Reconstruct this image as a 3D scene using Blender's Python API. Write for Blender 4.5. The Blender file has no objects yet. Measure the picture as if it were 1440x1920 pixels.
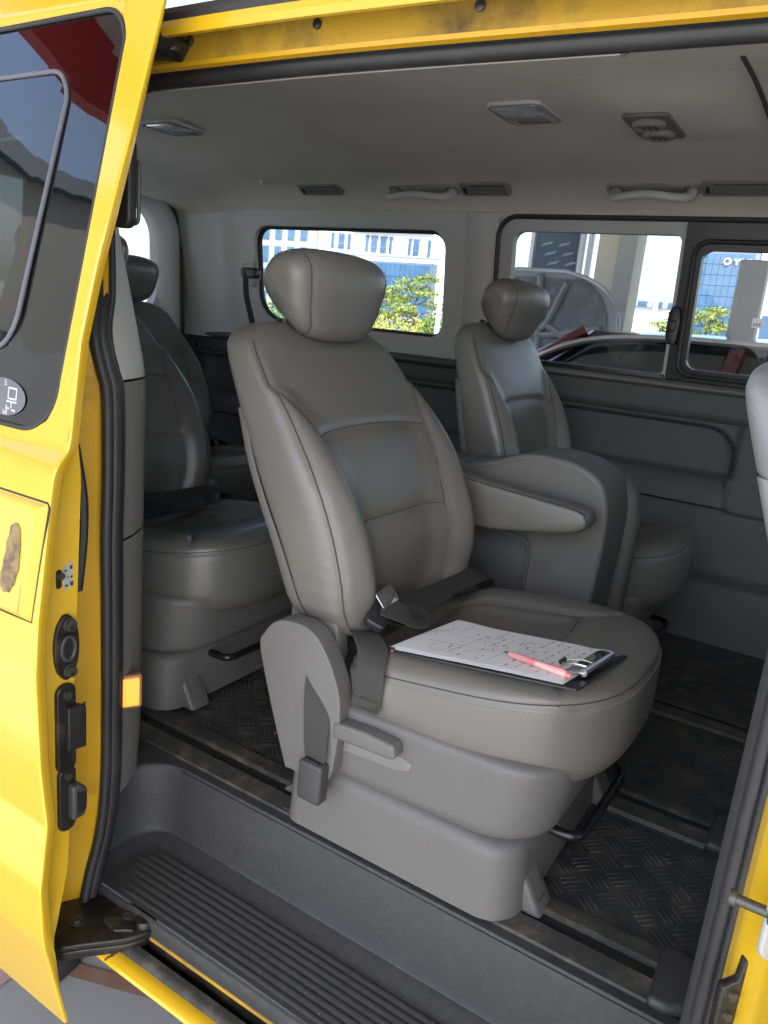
import bpy, bmesh, math, random
import numpy as np
from math import sin, cos, pi, radians, sqrt, exp, atan2, hypot, tan
from mathutils import Vector, Matrix
random.seed(7)
SC = bpy.context.scene
COL = SC.collection

# ------------------------------------------------------------------ camera
def make_camera():
    yaw, pitch, roll = radians(31.0), radians(14.3), radians(5.5)
    fw = Vector((-sin(yaw) * cos(pitch), cos(yaw) * cos(pitch), -sin(pitch)))
    rt = fw.cross(Vector((0, 0, 1))).normalized()
    up = rt.cross(fw)
    r2 = rt * cos(roll) + up * sin(roll)
    u2 = up * cos(roll) - rt * sin(roll)
    cd = bpy.data.cameras.new('camera')
    co = bpy.data.objects.new('camera', cd)
    COL.objects.link(co)
    m = Matrix.Identity(4)
    for i in range(3):
        m[i][0], m[i][1], m[i][2] = r2[i], u2[i], -fw[i]
    m[0][3], m[1][3], m[2][3] = 0.0, 0.0, 0.8
    co.matrix_world = m
    cd.sensor_fit = 'VERTICAL'
    cd.sensor_height = 24.0
    cd.lens = 24.0 * 1430.0 / 1920.0
    cd.clip_start = 0.02
    cd.clip_end = 3000.0
    SC.camera = co
make_camera()

# ------------------------------------------------------------------ sky and sun
SUN_EL, SUN_AZ = radians(52.0), radians(-62.0)      # azimuth measured from +X towards +Y
W = bpy.data.worlds.new('World')
SC.world = W
W.use_nodes = True
nt = W.node_tree
for n in list(nt.nodes):
    nt.nodes.remove(n)
wo = nt.nodes.new('ShaderNodeOutputWorld')
bg = nt.nodes.new('ShaderNodeBackground')
sk = nt.nodes.new('ShaderNodeTexSky')
sk.sky_type = 'NISHITA'
sk.sun_disc = False
sk.sun_elevation = SUN_EL
sk.sun_rotation = pi / 2 - SUN_AZ
sk.air_density = 1.0
sk.dust_density = 3.0
sk.ozone_density = 1.0
nt.links.new(sk.outputs[0], bg.inputs[0])
bg.inputs[1].default_value = 0.15
nt.links.new(bg.outputs[0], wo.inputs[0])
sl = bpy.data.lights.new('sun', 'SUN')
sl.energy = 4.5
sl.angle = radians(0.53)
sl.color = (1.0, 0.95, 0.88)
so = bpy.data.objects.new('sun', sl)
COL.objects.link(so)
so.rotation_euler = Vector((-cos(SUN_EL) * cos(SUN_AZ), -cos(SUN_EL) * sin(SUN_AZ), -sin(SUN_EL))).to_track_quat('-Z', 'Y').to_euler()

SC.view_settings.view_transform = 'Standard'
SC.view_settings.look = 'None'
SC.view_settings.gamma = 1.0
SC.view_settings.exposure = 2.08
SC.view_settings.use_curve_mapping = False
SC.render.engine = 'CYCLES'
try:
    SC.cycles.use_denoising = True
    SC.cycles.denoiser = 'OPENIMAGEDENOISE'
    SC.cycles.max_bounces = 10
    SC.cycles.diffuse_bounces = 6
    SC.cycles.transparent_max_bounces = 16
    SC.cycles.sample_clamp_indirect = 8.0
except Exception:
    pass

# ------------------------------------------------------------------ materials
M = {}
def new_mat(name):
    m = bpy.data.materials.new(name)
    m.use_nodes = True
    t = m.node_tree
    return m, t, t.nodes['Principled BSDF']

def N(t, kind, **kw):
    n = t.nodes.new('ShaderNode' + kind)
    for k, v in kw.items():
        if k in n.inputs:
            n.inputs[k].default_value = v
        else:
            setattr(n, k, v)
    return n

def mat(name, col, rough=0.5, metal=0.0, var=0.08, vscale=6.0, bump=0.0, bscale=200.0, bkind='noise',
        coat=0.0, wrinkle=0.0, dirt=None, dirt_amt=0.0, dscale=4.0, spec=0.5, dirt_lo=0.5, dirt_hi=0.75, rvar=0.08):
    """a principled surface: colour mottled by noise, optional fine bump, optional dirt patches"""
    m, t, b = new_mat(name)
    L = t.links
    tc = N(t, 'TexCoord')
    ns = N(t, 'TexNoise', Scale=vscale, Detail=5.0, Roughness=0.6)
    L.new(tc.outputs['Object'], ns.inputs['Vector'])
    mix = N(t, 'Mix', data_type='RGBA')
    c = np.array(col)
    mix.inputs[6].default_value = (*np.clip(c * (1 - var), 0, 1), 1)
    mix.inputs[7].default_value = (*np.clip(c * (1 + var), 0, 1), 1)
    L.new(ns.outputs['Fac'], mix.inputs[0])
    out = mix.outputs[2]
    rr = N(t, 'MapRange')
    rr.inputs[3].default_value = max(0.02, rough - rvar)
    rr.inputs[4].default_value = min(1, rough + rvar)
    L.new(ns.outputs['Fac'], rr.inputs[0])
    rout = rr.outputs[0]
    if dirt is not None:
        n2 = N(t, 'TexNoise', Scale=dscale, Detail=8.0, Roughness=0.7)
        L.new(tc.outputs['Object'], n2.inputs['Vector'])
        mr = N(t, 'MapRange')
        mr.inputs[1].default_value = dirt_lo
        mr.inputs[2].default_value = dirt_hi
        mr.inputs[4].default_value = dirt_amt
        L.new(n2.outputs['Fac'], mr.inputs[0])
        mx = N(t, 'Mix', data_type='RGBA')
        mx.inputs[7].default_value = (*dirt, 1)
        L.new(mr.outputs[0], mx.inputs[0])
        L.new(out, mx.inputs[6])
        out = mx.outputs[2]
        ra = N(t, 'Math', operation='MULTIPLY_ADD')
        ra.inputs[1].default_value = 0.3
        L.new(mr.outputs[0], ra.inputs[0])
        L.new(rout, ra.inputs[2])
        rout = ra.outputs[0]
    L.new(out, b.inputs['Base Color'])
    L.new(rout, b.inputs['Roughness'])
    b.inputs['Metallic'].default_value = metal
    b.inputs['Specular IOR Level'].default_value = spec
    if coat:
        b.inputs['Coat Weight'].default_value = coat
        b.inputs['Coat Roughness'].default_value = 0.06
    if bump:
        bp = N(t, 'Bump', Strength=bump, Distance=0.002)
        if bkind == 'voronoi':
            tx = N(t, 'TexVoronoi', Scale=bscale)
            L.new(tc.outputs['Object'], tx.inputs['Vector'])
            L.new(tx.outputs['Distance'], bp.inputs['Height'])
        else:
            tx = N(t, 'TexNoise', Scale=bscale, Detail=3.0)
            L.new(tc.outputs['Object'], tx.inputs['Vector'])
            L.new(tx.outputs['Fac'], bp.inputs['Height'])
        if wrinkle:
            wn_ = N(t, 'TexNoise', Scale=22.0, Detail=4.0, Roughness=0.55, Distortion=0.8)
            L.new(tc.outputs['Object'], wn_.inputs['Vector'])
            b2 = N(t, 'Bump', Strength=wrinkle, Distance=0.006)
            L.new(wn_.outputs['Fac'], b2.inputs['Height'])
            L.new(b2.outputs[0], bp.inputs['Normal'])
        L.new(bp.outputs[0], b.inputs['Normal'])
    M[name] = m
    return m

def glass(name, tint, gloss=0.08, rough=0.0):
    """thin automotive glass: tinted see-through sheet with Fresnel reflection"""
    m = bpy.data.materials.new(name)
    m.use_nodes = True
    t = m.node_tree
    for n in list(t.nodes):
        t.nodes.remove(n)
    o = N(t, 'OutputMaterial')
    tr = N(t, 'BsdfTransparent', Color=(*tint, 1))
    gl = N(t, 'BsdfGlossy', Roughness=rough)
    fr = N(t, 'LayerWeight')
    pw_ = N(t, 'Math', operation='POWER')
    pw_.inputs[1].default_value = 4.0
    t.links.new(fr.outputs['Facing'], pw_.inputs[0])
    ad = N(t, 'Math', operation='MULTIPLY_ADD')
    ad.inputs[1].default_value = 0.9
    ad.inputs[2].default_value = gloss
    t.links.new(pw_.outputs[0], ad.inputs[0])
    mx = N(t, 'MixShader')
    t.links.new(ad.outputs[0], mx.inputs[0])
    t.links.new(tr.outputs[0], mx.inputs[1])
    t.links.new(gl.outputs[0], mx.inputs[2])
    t.links.new(mx.outputs[0], o.inputs[0])
    M[name] = m
    return m

def emit(name, col, strength):
    m, t, b = new_mat(name)
    b.inputs['Base Color'].default_value = (*col, 1)
    b.inputs['Emission Color'].default_value = (*col, 1)
    b.inputs['Emission Strength'].default_value = strength
    M[name] = m
    return m

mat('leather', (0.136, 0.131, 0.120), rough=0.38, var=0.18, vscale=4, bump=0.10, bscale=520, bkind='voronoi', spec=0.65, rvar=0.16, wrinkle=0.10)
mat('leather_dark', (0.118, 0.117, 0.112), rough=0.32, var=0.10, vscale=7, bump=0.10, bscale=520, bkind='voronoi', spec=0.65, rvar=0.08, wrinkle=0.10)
mat('leather_vinyl', (0.112, 0.109, 0.101), rough=0.55, var=0.14, vscale=14, bump=0.3, bscale=300, dirt=(0.2, 0.195, 0.18), dirt_amt=0.25, dscale=9)
mat('seat_skylit', (0.36, 0.36, 0.39), rough=0.4, var=0.04, vscale=7, bump=0.15, bscale=380, bkind='voronoi')  # paler, bluer leather for the front seat: sky light put into the colour
mat('seam', (0.045, 0.043, 0.040), rough=0.8)
mat('stitch', (0.19, 0.183, 0.168), rough=0.8)
mat('grey_plastic', (0.130, 0.127, 0.124), rough=0.46, var=0.06, vscale=5, bump=0.28, bscale=620, dirt=(0.10, 0.095, 0.088), dirt_amt=0.35, dscale=9, dirt_lo=0.54, dirt_hi=0.78)
mat('trim_grey', (0.18, 0.177, 0.172), rough=0.6, var=0.05, vscale=5, bump=0.2, bscale=600)
mat('trim_light', (0.46, 0.46, 0.46), rough=0.55, var=0.04, vscale=4, bump=0.15, bscale=600)
mat('trim_dark', (0.080, 0.080, 0.081), rough=0.6, var=0.08, vscale=5, bump=0.25, bscale=500, dirt=(0.10, 0.10, 0.10), dirt_amt=0.25, dscale=8)
mat('headliner', (0.55, 0.53, 0.488), rough=0.95, var=0.14, vscale=2.2, bump=0.4, bscale=700, spec=0.1, dirt=(0.36, 0.335, 0.29), dirt_amt=0.5, dscale=5, dirt_lo=0.52, dirt_hi=0.8)
mat('shade_grey', (0.33, 0.32, 0.30), rough=0.8)  # darker headliner tone, paints the shade behind the grab handles
mat('rubber', (0.026, 0.026, 0.029), rough=0.45, var=0.2, vscale=30, bump=0.1, bscale=300, dirt=(0.10, 0.095, 0.09), dirt_amt=0.25, dscale=12)
mat('mat_rubber', (0.042, 0.043, 0.044), rough=0.42, var=0.25, vscale=12, bump=0.25, bscale=260, dirt=(0.15, 0.14, 0.115), dirt_amt=0.75, dscale=17, dirt_lo=0.48, dirt_hi=0.76)
mat('step_plastic', (0.040, 0.041, 0.044), rough=0.58, var=0.15, vscale=12, bump=0.3, bscale=420, dirt=(0.13, 0.122, 0.10), dirt_amt=0.22, dscale=90, dirt_lo=0.48, dirt_hi=0.74)
mat('rail_dusty', (0.045, 0.045, 0.043), rough=0.62, var=0.25, vscale=10, bump=0.2, bscale=300, dirt=(0.20, 0.18, 0.135), dirt_amt=0.7, dscale=24, dirt_lo=0.48, dirt_hi=0.74)
mat('black_plastic', (0.018, 0.018, 0.019), rough=0.38, var=0.1)
mat('buckle_plastic', (0.05, 0.05, 0.052), rough=0.45, var=0.06, bump=0.1, bscale=600)
mat('webbing', (0.032, 0.032, 0.031), rough=0.75, var=0.1, vscale=30, bump=0.5, bscale=900)
mat('webbing_grey', (0.04, 0.04, 0.038), rough=0.75, var=0.1, vscale=30, bump=0.5, bscale=900)
mat('yellow', (0.72, 0.445, 0.018), rough=0.22, var=0.03, vscale=3, coat=0.7, rvar=0.04, dirt=(0.45, 0.26, 0.03), dirt_amt=0.12, dscale=14, dirt_lo=0.6, dirt_hi=0.8)
mat('yellow_jamb', (0.66, 0.37, 0.010), rough=0.38, var=0.06, vscale=7, coat=0.25, dirt=(0.16, 0.10, 0.035), dirt_amt=0.55, dscale=10, dirt_lo=0.55, dirt_hi=0.78)
mat('yellow_dirty', (0.50, 0.30, 0.02), rough=0.55, var=0.15, vscale=9, dirt=(0.07, 0.05, 0.03), dirt_amt=0.9, dscale=9, dirt_lo=0.42, dirt_hi=0.7)
mat('steel', (0.45, 0.45, 0.44), rough=0.3, metal=1.0, var=0.1)
mat('chrome', (0.75, 0.75, 0.76), rough=0.10, metal=1.0, var=0.02)
mat('bolt', (0.10, 0.10, 0.09), rough=0.45, metal=0.7, var=0.2, vscale=40)
mat('greasy_black', (0.014, 0.013, 0.012), rough=0.35, var=0.3, vscale=30, bump=0.4, bscale=160, dirt=(0.10, 0.075, 0.05), dirt_amt=0.6, dscale=22, dirt_lo=0.5, dirt_hi=0.68)
mat('black_tube', (0.010, 0.010, 0.011), rough=0.28, var=0.1)
mat('paper', (0.88, 0.88, 0.90), rough=0.75, var=0.02)
mat('ink', (0.06, 0.06, 0.08), rough=0.8)
mat('board_black', (0.015, 0.015, 0.017), rough=0.3)
mat('board_edge', (0.30, 0.20, 0.09), rough=0.7)
mat('pen_pink', (0.80, 0.25, 0.28), rough=0.3, var=0.04)
mat('pen_grip', (0.72, 0.33, 0.33), rough=0.5, var=0.04)
mat('pen_clear', (0.85, 0.55, 0.52), rough=0.15, var=0.05)
mat('sticker', (0.13, 0.13, 0.16), rough=0.35)
mat('white_print', (0.62, 0.62, 0.66), rough=0.4)
mat('label_silver', (0.42, 0.43, 0.42), rough=0.35, var=0.08)
mat('worn_glue', (0.30, 0.21, 0.10), rough=0.8, var=0.35, vscale=90, bump=0.6, bscale=120, dirt=(0.09, 0.08, 0.07), dirt_amt=0.9, dscale=45, dirt_lo=0.45, dirt_hi=0.6)
mat('crumb', (0.42, 0.38, 0.26), rough=0.9, var=0.4, vscale=60)
mat('rust', (0.11, 0.025, 0.012), rough=0.8, var=0.3, vscale=60)
mat('mirror_lens', (0.6, 0.62, 0.66), rough=0.16, metal=0.6, var=0.05)
emit('amber_lamp', (1.0, 0.36, 0.05), 0.28)
mat('amber_frame', (0.35, 0.16, 0.07), rough=0.3)
glass('glass_tint', (0.62, 0.66, 0.67), 0.05)
glass('glass_clear', (0.64, 0.68, 0.69), 0.05)
glass('glass_rear', (0.80, 0.84, 0.85), 0.04)
glass('glass_door', (0.16, 0.17, 0.17), 0.10)
mat('frit', (0.010, 0.010, 0.011), rough=0.08, var=0.0)
# outdoors
mat('concrete', (0.27, 0.28, 0.28), rough=0.8, var=0.10, vscale=1.3, bump=0.15, bscale=60, dirt=(0.16, 0.16, 0.155), dirt_amt=0.4, dscale=2.5)
mat('asphalt', (0.055, 0.055, 0.057), rough=0.9, var=0.2, vscale=3, bump=0.2, bscale=80)
mat('brown_paint', (0.20, 0.12, 0.085), rough=0.75, var=0.2, vscale=12, dirt=(0.27, 0.26, 0.25), dirt_amt=0.5, dscale=9)
mat('pink_paint', (0.40, 0.27, 0.27), rough=0.75, var=0.1, vscale=12)
mat('canopy_white', (0.55, 0.55, 0.54), rough=0.6, var=0.04, vscale=1)
mat('canopy_red', (0.42, 0.03, 0.035), rough=0.4, var=0.05, vscale=1)
mat('cream', (0.66, 0.60, 0.47), rough=0.6, var=0.05, vscale=2)
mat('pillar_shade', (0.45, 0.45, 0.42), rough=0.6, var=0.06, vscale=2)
mat('wall_white', (0.72, 0.72, 0.72), rough=0.7, var=0.04, vscale=0.3)
mat('wall_greyblue', (0.26, 0.31, 0.37), rough=0.5, var=0.06, vscale=0.4)
mat('wall_dark', (0.07, 0.09, 0.12), rough=0.5, var=0.1, vscale=0.5)
mat('glass_blue', (0.035, 0.095, 0.19), rough=0.10, var=0.55, vscale=0.9, spec=0.8)
mat('mullion', (0.10, 0.14, 0.20), rough=0.5)
mat('wall_workshop', (0.20, 0.20, 0.19), rough=0.7, var=0.06, vscale=0.8)
mat('metal_grey', (0.24, 0.25, 0.26), rough=0.45, var=0.05, metal=0.2)
mat('pole_grey', (0.50, 0.51, 0.50), rough=0.5, var=0.05)
mat('bark', (0.12, 0.075, 0.045), rough=0.9, var=0.3, vscale=8)
mat('pine', (0.16, 0.21, 0.04), rough=0.7, var=0.35, vscale=3)
mat('shrub', (0.33, 0.34, 0.05), rough=0.7, var=0.4, vscale=4)
mat('leaf_green', (0.07, 0.14, 0.03), rough=0.7, var=0.35, vscale=4)
mat('car_black', (0.012, 0.012, 0.015), rough=0.18, var=0.1, coat=0.8)
mat('car_red', (0.11, 0.010, 0.016), rough=0.2, var=0.05, coat=0.8)
mat('car_white', (0.36, 0.39, 0.42), rough=0.25, var=0.03, coat=0.8)
mat('car_glass', (0.02, 0.025, 0.03), rough=0.05, var=0.0, spec=0.8)
mat('tyre', (0.02, 0.02, 0.02), rough=0.85)
mat('hood_underside', (0.15, 0.17, 0.19), rough=0.6, var=0.35, vscale=9, bump=0.6, bscale=30, dirt=(0.40, 0.42, 0.42), dirt_amt=0.5, dscale=10)
mat('lamp_red', (0.35, 0.01, 0.01), rough=0.2)
mat('lamp_clear', (0.6, 0.62, 0.65), rough=0.15)
mat('sign_white', (0.85, 0.86, 0.88), rough=0.5, var=0.0)
mat('sign_red', (0.6, 0.12, 0.10), rough=0.5, var=0.0)

# ------------------------------------------------------------------ mesh helpers
def link(name, me, m=None, parent=None, smooth=True, angle=40):
    o = bpy.data.objects.new(name, me)
    COL.objects.link(o)
    if m is not None:
        me.materials.append(M[m] if isinstance(m, str) else m)
    if parent is not None:
        o.parent = parent
    if smooth:
        me.shade_smooth()
        if angle:
            try:
                me.set_sharp_from_angle(angle=radians(angle))
            except Exception:
                pass
    return o

def mesh(name, v, f, m=None, parent=None, smooth=True, angle=40, off=None):
    me = bpy.data.meshes.new(name)
    v = [tuple(map(float, p)) for p in v]
    if off is not None:
        v = [(p[0] - off[0], p[1] - off[1], p[2] - off[2]) for p in v]
    me.from_pydata(v, [], f)
    bm = bmesh.new()
    bm.from_mesh(me)
    bmesh.ops.recalc_face_normals(bm, faces=bm.faces)
    bm.to_mesh(me)
    bm.free()
    return link(name, me, m, parent, smooth, angle)

def empty(name, loc=(0, 0, 0), label=None, cat=None, group=None):
    o = bpy.data.objects.new(name, None)
    o.empty_display_size = 0.1
    COL.objects.link(o)
    o.location = loc
    tag(o, label, cat, group)
    return o

def tag(o, label=None, cat=None, group=None, kind=None):
    if label: o['label'] = label
    if cat: o['category'] = cat
    if group: o['group'] = group
    if kind: o['kind'] = kind
    return o

class G:
    """collects simple solids; build() makes ONE mesh"""
    def __init__(s):
        s.v, s.f = [], []
    def add(s, v, f):
        k = len(s.v)
        s.v += [tuple(map(float, p)) for p in v]
        s.f += [tuple(i + k for i in q) for q in f]
        return s
    def box(s, x0, x1, y0, y1, z0, z1):
        return s.add([(x0, y0, z0), (x1, y0, z0), (x1, y1, z0), (x0, y1, z0), (x0, y0, z1), (x1, y0, z1), (x1, y1, z1), (x0, y1, z1)],
                     [(0, 3, 2, 1), (4, 5, 6, 7), (0, 1, 5, 4), (1, 2, 6, 5), (2, 3, 7, 6), (3, 0, 4, 7)])
    def grid(s, fn, nu, nv, cu=False, cv=False):
        vs = [fn(i / (nu if cu else nu - 1), j / (nv if cv else nv - 1)) for j in range(nv) for i in range(nu)]
        fs = []
        for j in range(nv if cv else nv - 1):
            for i in range(nu if cu else nu - 1):
                a, b = i, (i + 1) % nu
                c, d = j, (j + 1) % nv
                fs.append((c * nu + a, c * nu + b, d * nu + b, d * nu + a))
        return s.add(vs, fs)
    def tube(s, pts, r, n=10, closed=False, caps=True, flat=None):
        """round tube along pts; r number or list; flat=(width, thickness, normal) makes a ribbon"""
        P = [Vector(p) for p in pts]
        k = len(P)
        R = r if hasattr(r, '__len__') else [r] * k
        vs, fs = [], []
        prev = None
        for i in range(k):
            if closed:
                t = (P[(i + 1) % k] - P[i - 1])
            else:
                t = P[min(i + 1, k - 1)] - P[max(i - 1, 0)]
            t = t.normalized() if t.length > 1e-9 else Vector((0, 0, 1))
            if flat is not None:
                hint = flat[2][i] if isinstance(flat[2], list) else flat[2]
                nrm = Vector(hint)
                nrm = (nrm - t * nrm.dot(t)).normalized()
                bi = t.cross(nrm)
                w, th = flat[0] / 2, flat[1] / 2
                for q in range(n):
                    a = 2 * pi * q / n
                    ca, sa = cos(a), sin(a)
                    e = 0.35
                    vs.append(P[i] + bi * (w * abs(ca) ** e * (1 if ca >= 0 else -1)) + nrm * (th * abs(sa) ** e * (1 if sa >= 0 else -1)))
            else:
                if prev is None:
                    nrm = t.orthogonal().normalized()
                else:
                    nrm = (prev - t * prev.dot(t))
                    nrm = nrm.normalized() if nrm.length > 1e-6 else t.orthogonal().normalized()
                prev = nrm
                bi = t.cross(nrm)
                for q in range(n):
                    a = 2 * pi * q / n
                    vs.append(P[i] + (nrm * cos(a) + bi * sin(a)) * R[i])
        for i in range(k if closed else k - 1):
            for q in range(n):
                a, b = i * n + q, i * n + (q + 1) % n
                c, d = ((i + 1) % k) * n + (q + 1) % n, ((i + 1) % k) * n + q
                fs.append((a, b, c, d))
        if caps and not closed:
            fs.append(tuple(range(n)))
            fs.append(tuple((k - 1) * n + q for q in range(n)))
        return s.add(vs, fs)
    def lathe(s, prof, c, axis='z', n=24):
        """prof = [(radius, height)]"""
        vs, fs = [], []
        for (r, h) in prof:
            for q in range(n):
                a = 2 * pi * q / n
                p = (r * cos(a), r * sin(a), h)
                if axis == 'x': p = (p[2], p[0], p[1])
                elif axis == 'y': p = (p[1], p[2], p[0])
                vs.append((p[0] + c[0], p[1] + c[1], p[2] + c[2]))
        k = len(prof)
        for i in range(k - 1):
            for q in range(n):
                fs.append((i * n + q, i * n + (q + 1) % n, (i + 1) * n + (q + 1) % n, (i + 1) * n + q))
        fs.append(tuple(range(n))); fs.append(tuple((k - 1) * n + q for q in range(n)))
        return s.add(vs, fs)
    def prism(s, poly, a0, a1, axis='y'):
        """extrude a 2D outline; axis y: outline is (x,z); axis x: (y,z); axis z: (x,y)"""
        def P(p, a):
            return {'y': (p[0], a, p[1]), 'x': (a, p[0], p[1]), 'z': (p[0], p[1], a)}[axis]
        n = len(poly)
        v = [P(p, a0) for p in poly] + [P(p, a1) for p in poly]
        f = [tuple(range(n)), tuple(range(2 * n - 1, n - 1, -1))]
        f += [(i, (i + 1) % n, n + (i + 1) % n, n + i) for i in range(n)]
        return s.add(v, f)
    def build(s, name, m, parent=None, bevel=0.0, seg=3, smooth=True, angle=40, off=None, subsurf=0):
        v = s.v if off is None else [(p[0] - off[0], p[1] - off[1], p[2] - off[2]) for p in s.v]
        me = bpy.data.meshes.new(name)
        me.from_pydata(v, [], s.f)
        bm = bmesh.new()
        bm.from_mesh(me)
        bmesh.ops.recalc_face_normals(bm, faces=bm.faces)
        if bevel:
            es = [e for e in bm.edges if len(e.link_faces) == 2 and e.calc_face_angle(0) > radians(32)]
            try:
                bmesh.ops.bevel(bm, geom=es, offset=bevel, segments=seg, profile=0.5, affect='EDGES', clamp_overlap=True)
            except Exception:
                pass
        bm.to_mesh(me)
        bm.free()
        o = link(name, me, m, parent, smooth, angle)
        if subsurf:
            md = o.modifiers.new('subsurf', 'SUBSURF')
            md.levels = md.render_levels = subsurf
        return o

def ss(a, b, x):
    if a == b: return 0.0 if x < a else 1.0
    t = min(1.0, max(0.0, (x - a) / (b - a)))
    return t * t * (3 - 2 * t)

def lerp(tab, x):
    """smooth-ish table lookup (monotone cubic through points)"""
    xs = [p[0] for p in tab]
    if x <= xs[0]: return tab[0][1]
    if x >= xs[-1]: return tab[-1][1]
    i = max(j for j in range(len(xs)) if xs[j] <= x)
    i = min(i, len(xs) - 2)
    x0, y0 = tab[i]; x1, y1 = tab[i + 1]
    d = (y1 - y0) / (x1 - x0)
    dm = d if i == 0 else (y1 - tab[i - 1][1]) / (x1 - tab[i - 1][0])
    dp = d if i == len(xs) - 2 else (tab[i + 2][1] - y0) / (tab[i + 2][0] - x0)
    t = (x - x0) / (x1 - x0); h = x1 - x0
    if d * dm <= 0: dm = 0
    if d * dp <= 0: dp = 0
    lim = 3 * abs(d)
    dm = max(-lim, min(lim, dm)); dp = max(-lim, min(lim, dp))
    return ((2*t**3 - 3*t*t + 1) * y0 + (t**3 - 2*t*t + t) * h * dm + (-2*t**3 + 3*t*t) * y1 + (t**3 - t*t) * h * dp)

def catmull(pts, n=8, closed=False):
    P = [Vector(p) for p in pts]
    k = len(P)
    out = []
    for i in range(k if closed else k - 1):
        p1, p2 = P[i], P[(i + 1) % k]
        p0 = P[i - 1] if (closed or i > 0) else p1 * 2 - p2
        p3 = P[(i + 2) % k] if (closed or i + 2 < k) else p2 * 2 - p1
        for j in range(n):
            t = j / n
            out.append(0.5 * ((2 * p1) + (p2 - p0) * t + (2*p0 - 5*p1 + 4*p2 - p3) * t*t + (-p0 + 3*p1 - 3*p2 + p3) * t**3))
    if not closed:
        out.append(P[-1])
    return out

def rrect(x0, x1, z0, z1, r, n=10):
    """rounded rectangle, counter-clockwise; r = radius or 4 radii (bl, br, tr, tl)"""
    R = r if hasattr(r, '__len__') else (r,) * 4
    out = []
    for (cx, cz, a0, q) in ((x0 + R[0], z0 + R[0], pi, 0), (x1 - R[1], z0 + R[1], 1.5 * pi, 1), (x1 - R[2], z1 - R[2], 0, 2), (x0 + R[3], z1 - R[3], 0.5 * pi, 3)):
        for i in range(n + 1):
            a = a0 + 0.5 * pi * i / n
            out.append((cx + R[q] * cos(a), cz + R[q] * sin(a)))
    return out

def rect_match(poly, x0, x1, z0, z1):
    """for each point of a rounded rect (made by rrect) the matching point on an outer rectangle"""
    n = len(poly) // 4
    out = []
    for q, (cx, cz) in enumerate(((x0, z0), (x1, z0), (x1, z1), (x0, z1))):
        seg = poly[q * n:(q + 1) * n]
        h = n // 2
        for i, (px, pz) in enumerate(seg):
            if i == h: out.append((cx, cz)); continue
            first = i < h
            if q in (0, 2):
                out.append((cx, pz if first else cz) if first else (px, cz))
            else:
                out.append((px, cz) if first else (cx, pz))
    return out

def sgnpow(a, e):
    return (abs(a) ** e) * (1 if a >= 0 else -1)

def copy_tree(o, loc, label, cat=None, group=None, rotz=0.0, swap=None):
    def cp(src, par):
        c = src.copy()
        COL.objects.link(c)
        c.parent = par
        if swap and c.type == 'MESH':
            key = src.data.materials[0].name if src.data.materials else None
            if key in swap:
                c.data = src.data.copy()
                c.data.materials[0] = M[swap[key]]
        for ch in list(src.children):
            cp(ch, c)
        return c
    r = cp(o, None)
    r.location = loc
    r.rotation_euler = (0, 0, rotz)
    tag(r, label, cat, group)
    return r
# ================================================================== captain seat (built once, at the place of the main seat)
SO = (-0.45, 1.09, 0.0)          # seat origin
YC = 1.09

B_XF = [(.325,-.555),(.42,-.562),(.49,-.582),(.58,-.632),(.67,-.712),(.72,-.762),(.755,-.80),(.778,-.828)]
B_XR = [(.325,-.69),(.433,-.722),(.52,-.765),(.616,-.812),(.694,-.848),(.74,-.866),(.76,-.864),(.778,-.85)]
B_W = [(.325,.185),(.35,.208),(.38,.222),(.45,.230),(.55,.230),(.64,.220),(.70,.212),(.735,.203),(.752,.190),(.765,.165),(.774,.118),(.778,.03)]
B_DIP = [(.325,.052),(.45,.048),(.56,.038),(.64,.026),(.70,.012),(.74,.0)]
B_IN = [(.325,.56),(.40,.56),(.50,.585),(.58,.66),(.63,.74),(.665,.86),(.68,.93)]   # insert edge as a fraction of half-width

def h1(r): return .622 - .016 * r * r
def h2(r): return .482

def back_pt(z, th, push=0.0):
    xf, xr, w = lerp(B_XF, z), lerp(B_XR, z), lerp(B_W, z)
    n = 4.2
    cx, d = (xf + xr) / 2, (xf - xr) / 2
    c, s_ = cos(th), sin(th)
    y = w * sgnpow(c, 2 / n)
    x = cx + d * sgnpow(s_, 2 / n)
    r = abs(y) / w
    if s_ > 0:
        front = ss(0.0, 0.5, s_)
        b = lerp(B_IN, z) if z < .68 else .93
        dip = lerp(B_DIP, z) * ss(b + .22, b - .22, r)
        x -= dip * front
        # bolster swells outwards, panels swell between their seams
        if z < .68:
            x += .010 * front * exp(-((r - (b + .95) / 2) / .12) ** 2) * ss(.34, .42, z)
            x -= .006 * front * exp(-((r - b) * w / .0065) ** 2)
        if r < b:
            for hh in (h1(r), h2(r)):
                x -= .0055 * front * exp(-((z - hh) / .0075) ** 2)
            x += .006 * front * sin(pi * min(1, max(0, (z - .345) / .137))) * (1 - r * r)
        x -= .003 * front * exp(-((r - .945) * w / .006) ** 2)
        # soft creases of worn leather
        x += .0012 * front * sin(31 * z + 9 * y) * sin(17 * y - 12 * z)
    # puckers along the stitched side seam
    pk = exp(-((r - .97) / .05) ** 2) if s_ > -.2 else 0
    y += (1 if y > 0 else -1) * .0005 * pk * sin(2 * pi * z / .0195 + 3 * sin(40 * z)) * ss(.66, .45, z)
    p = Vector((x, YC + y, z))
    if push:
        p.x += push * max(0.0, s_)
        p.y += push * (1 if y > 0 else -1) * abs(c) ** 3
    return p

def th_of(r, side):          # angle on the front half for a fraction of half-width
    c = max(-1, min(1, r)) ** (4.2 / 2)
    a = math.acos(c)
    return a if side > 0 else pi - a

def seam_line(pts, parent, name='seam', r=.0013, m='seam'):
    r *= .8
    return G().tube(pts, r, n=6).build(name, m, parent, off=None)

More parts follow.
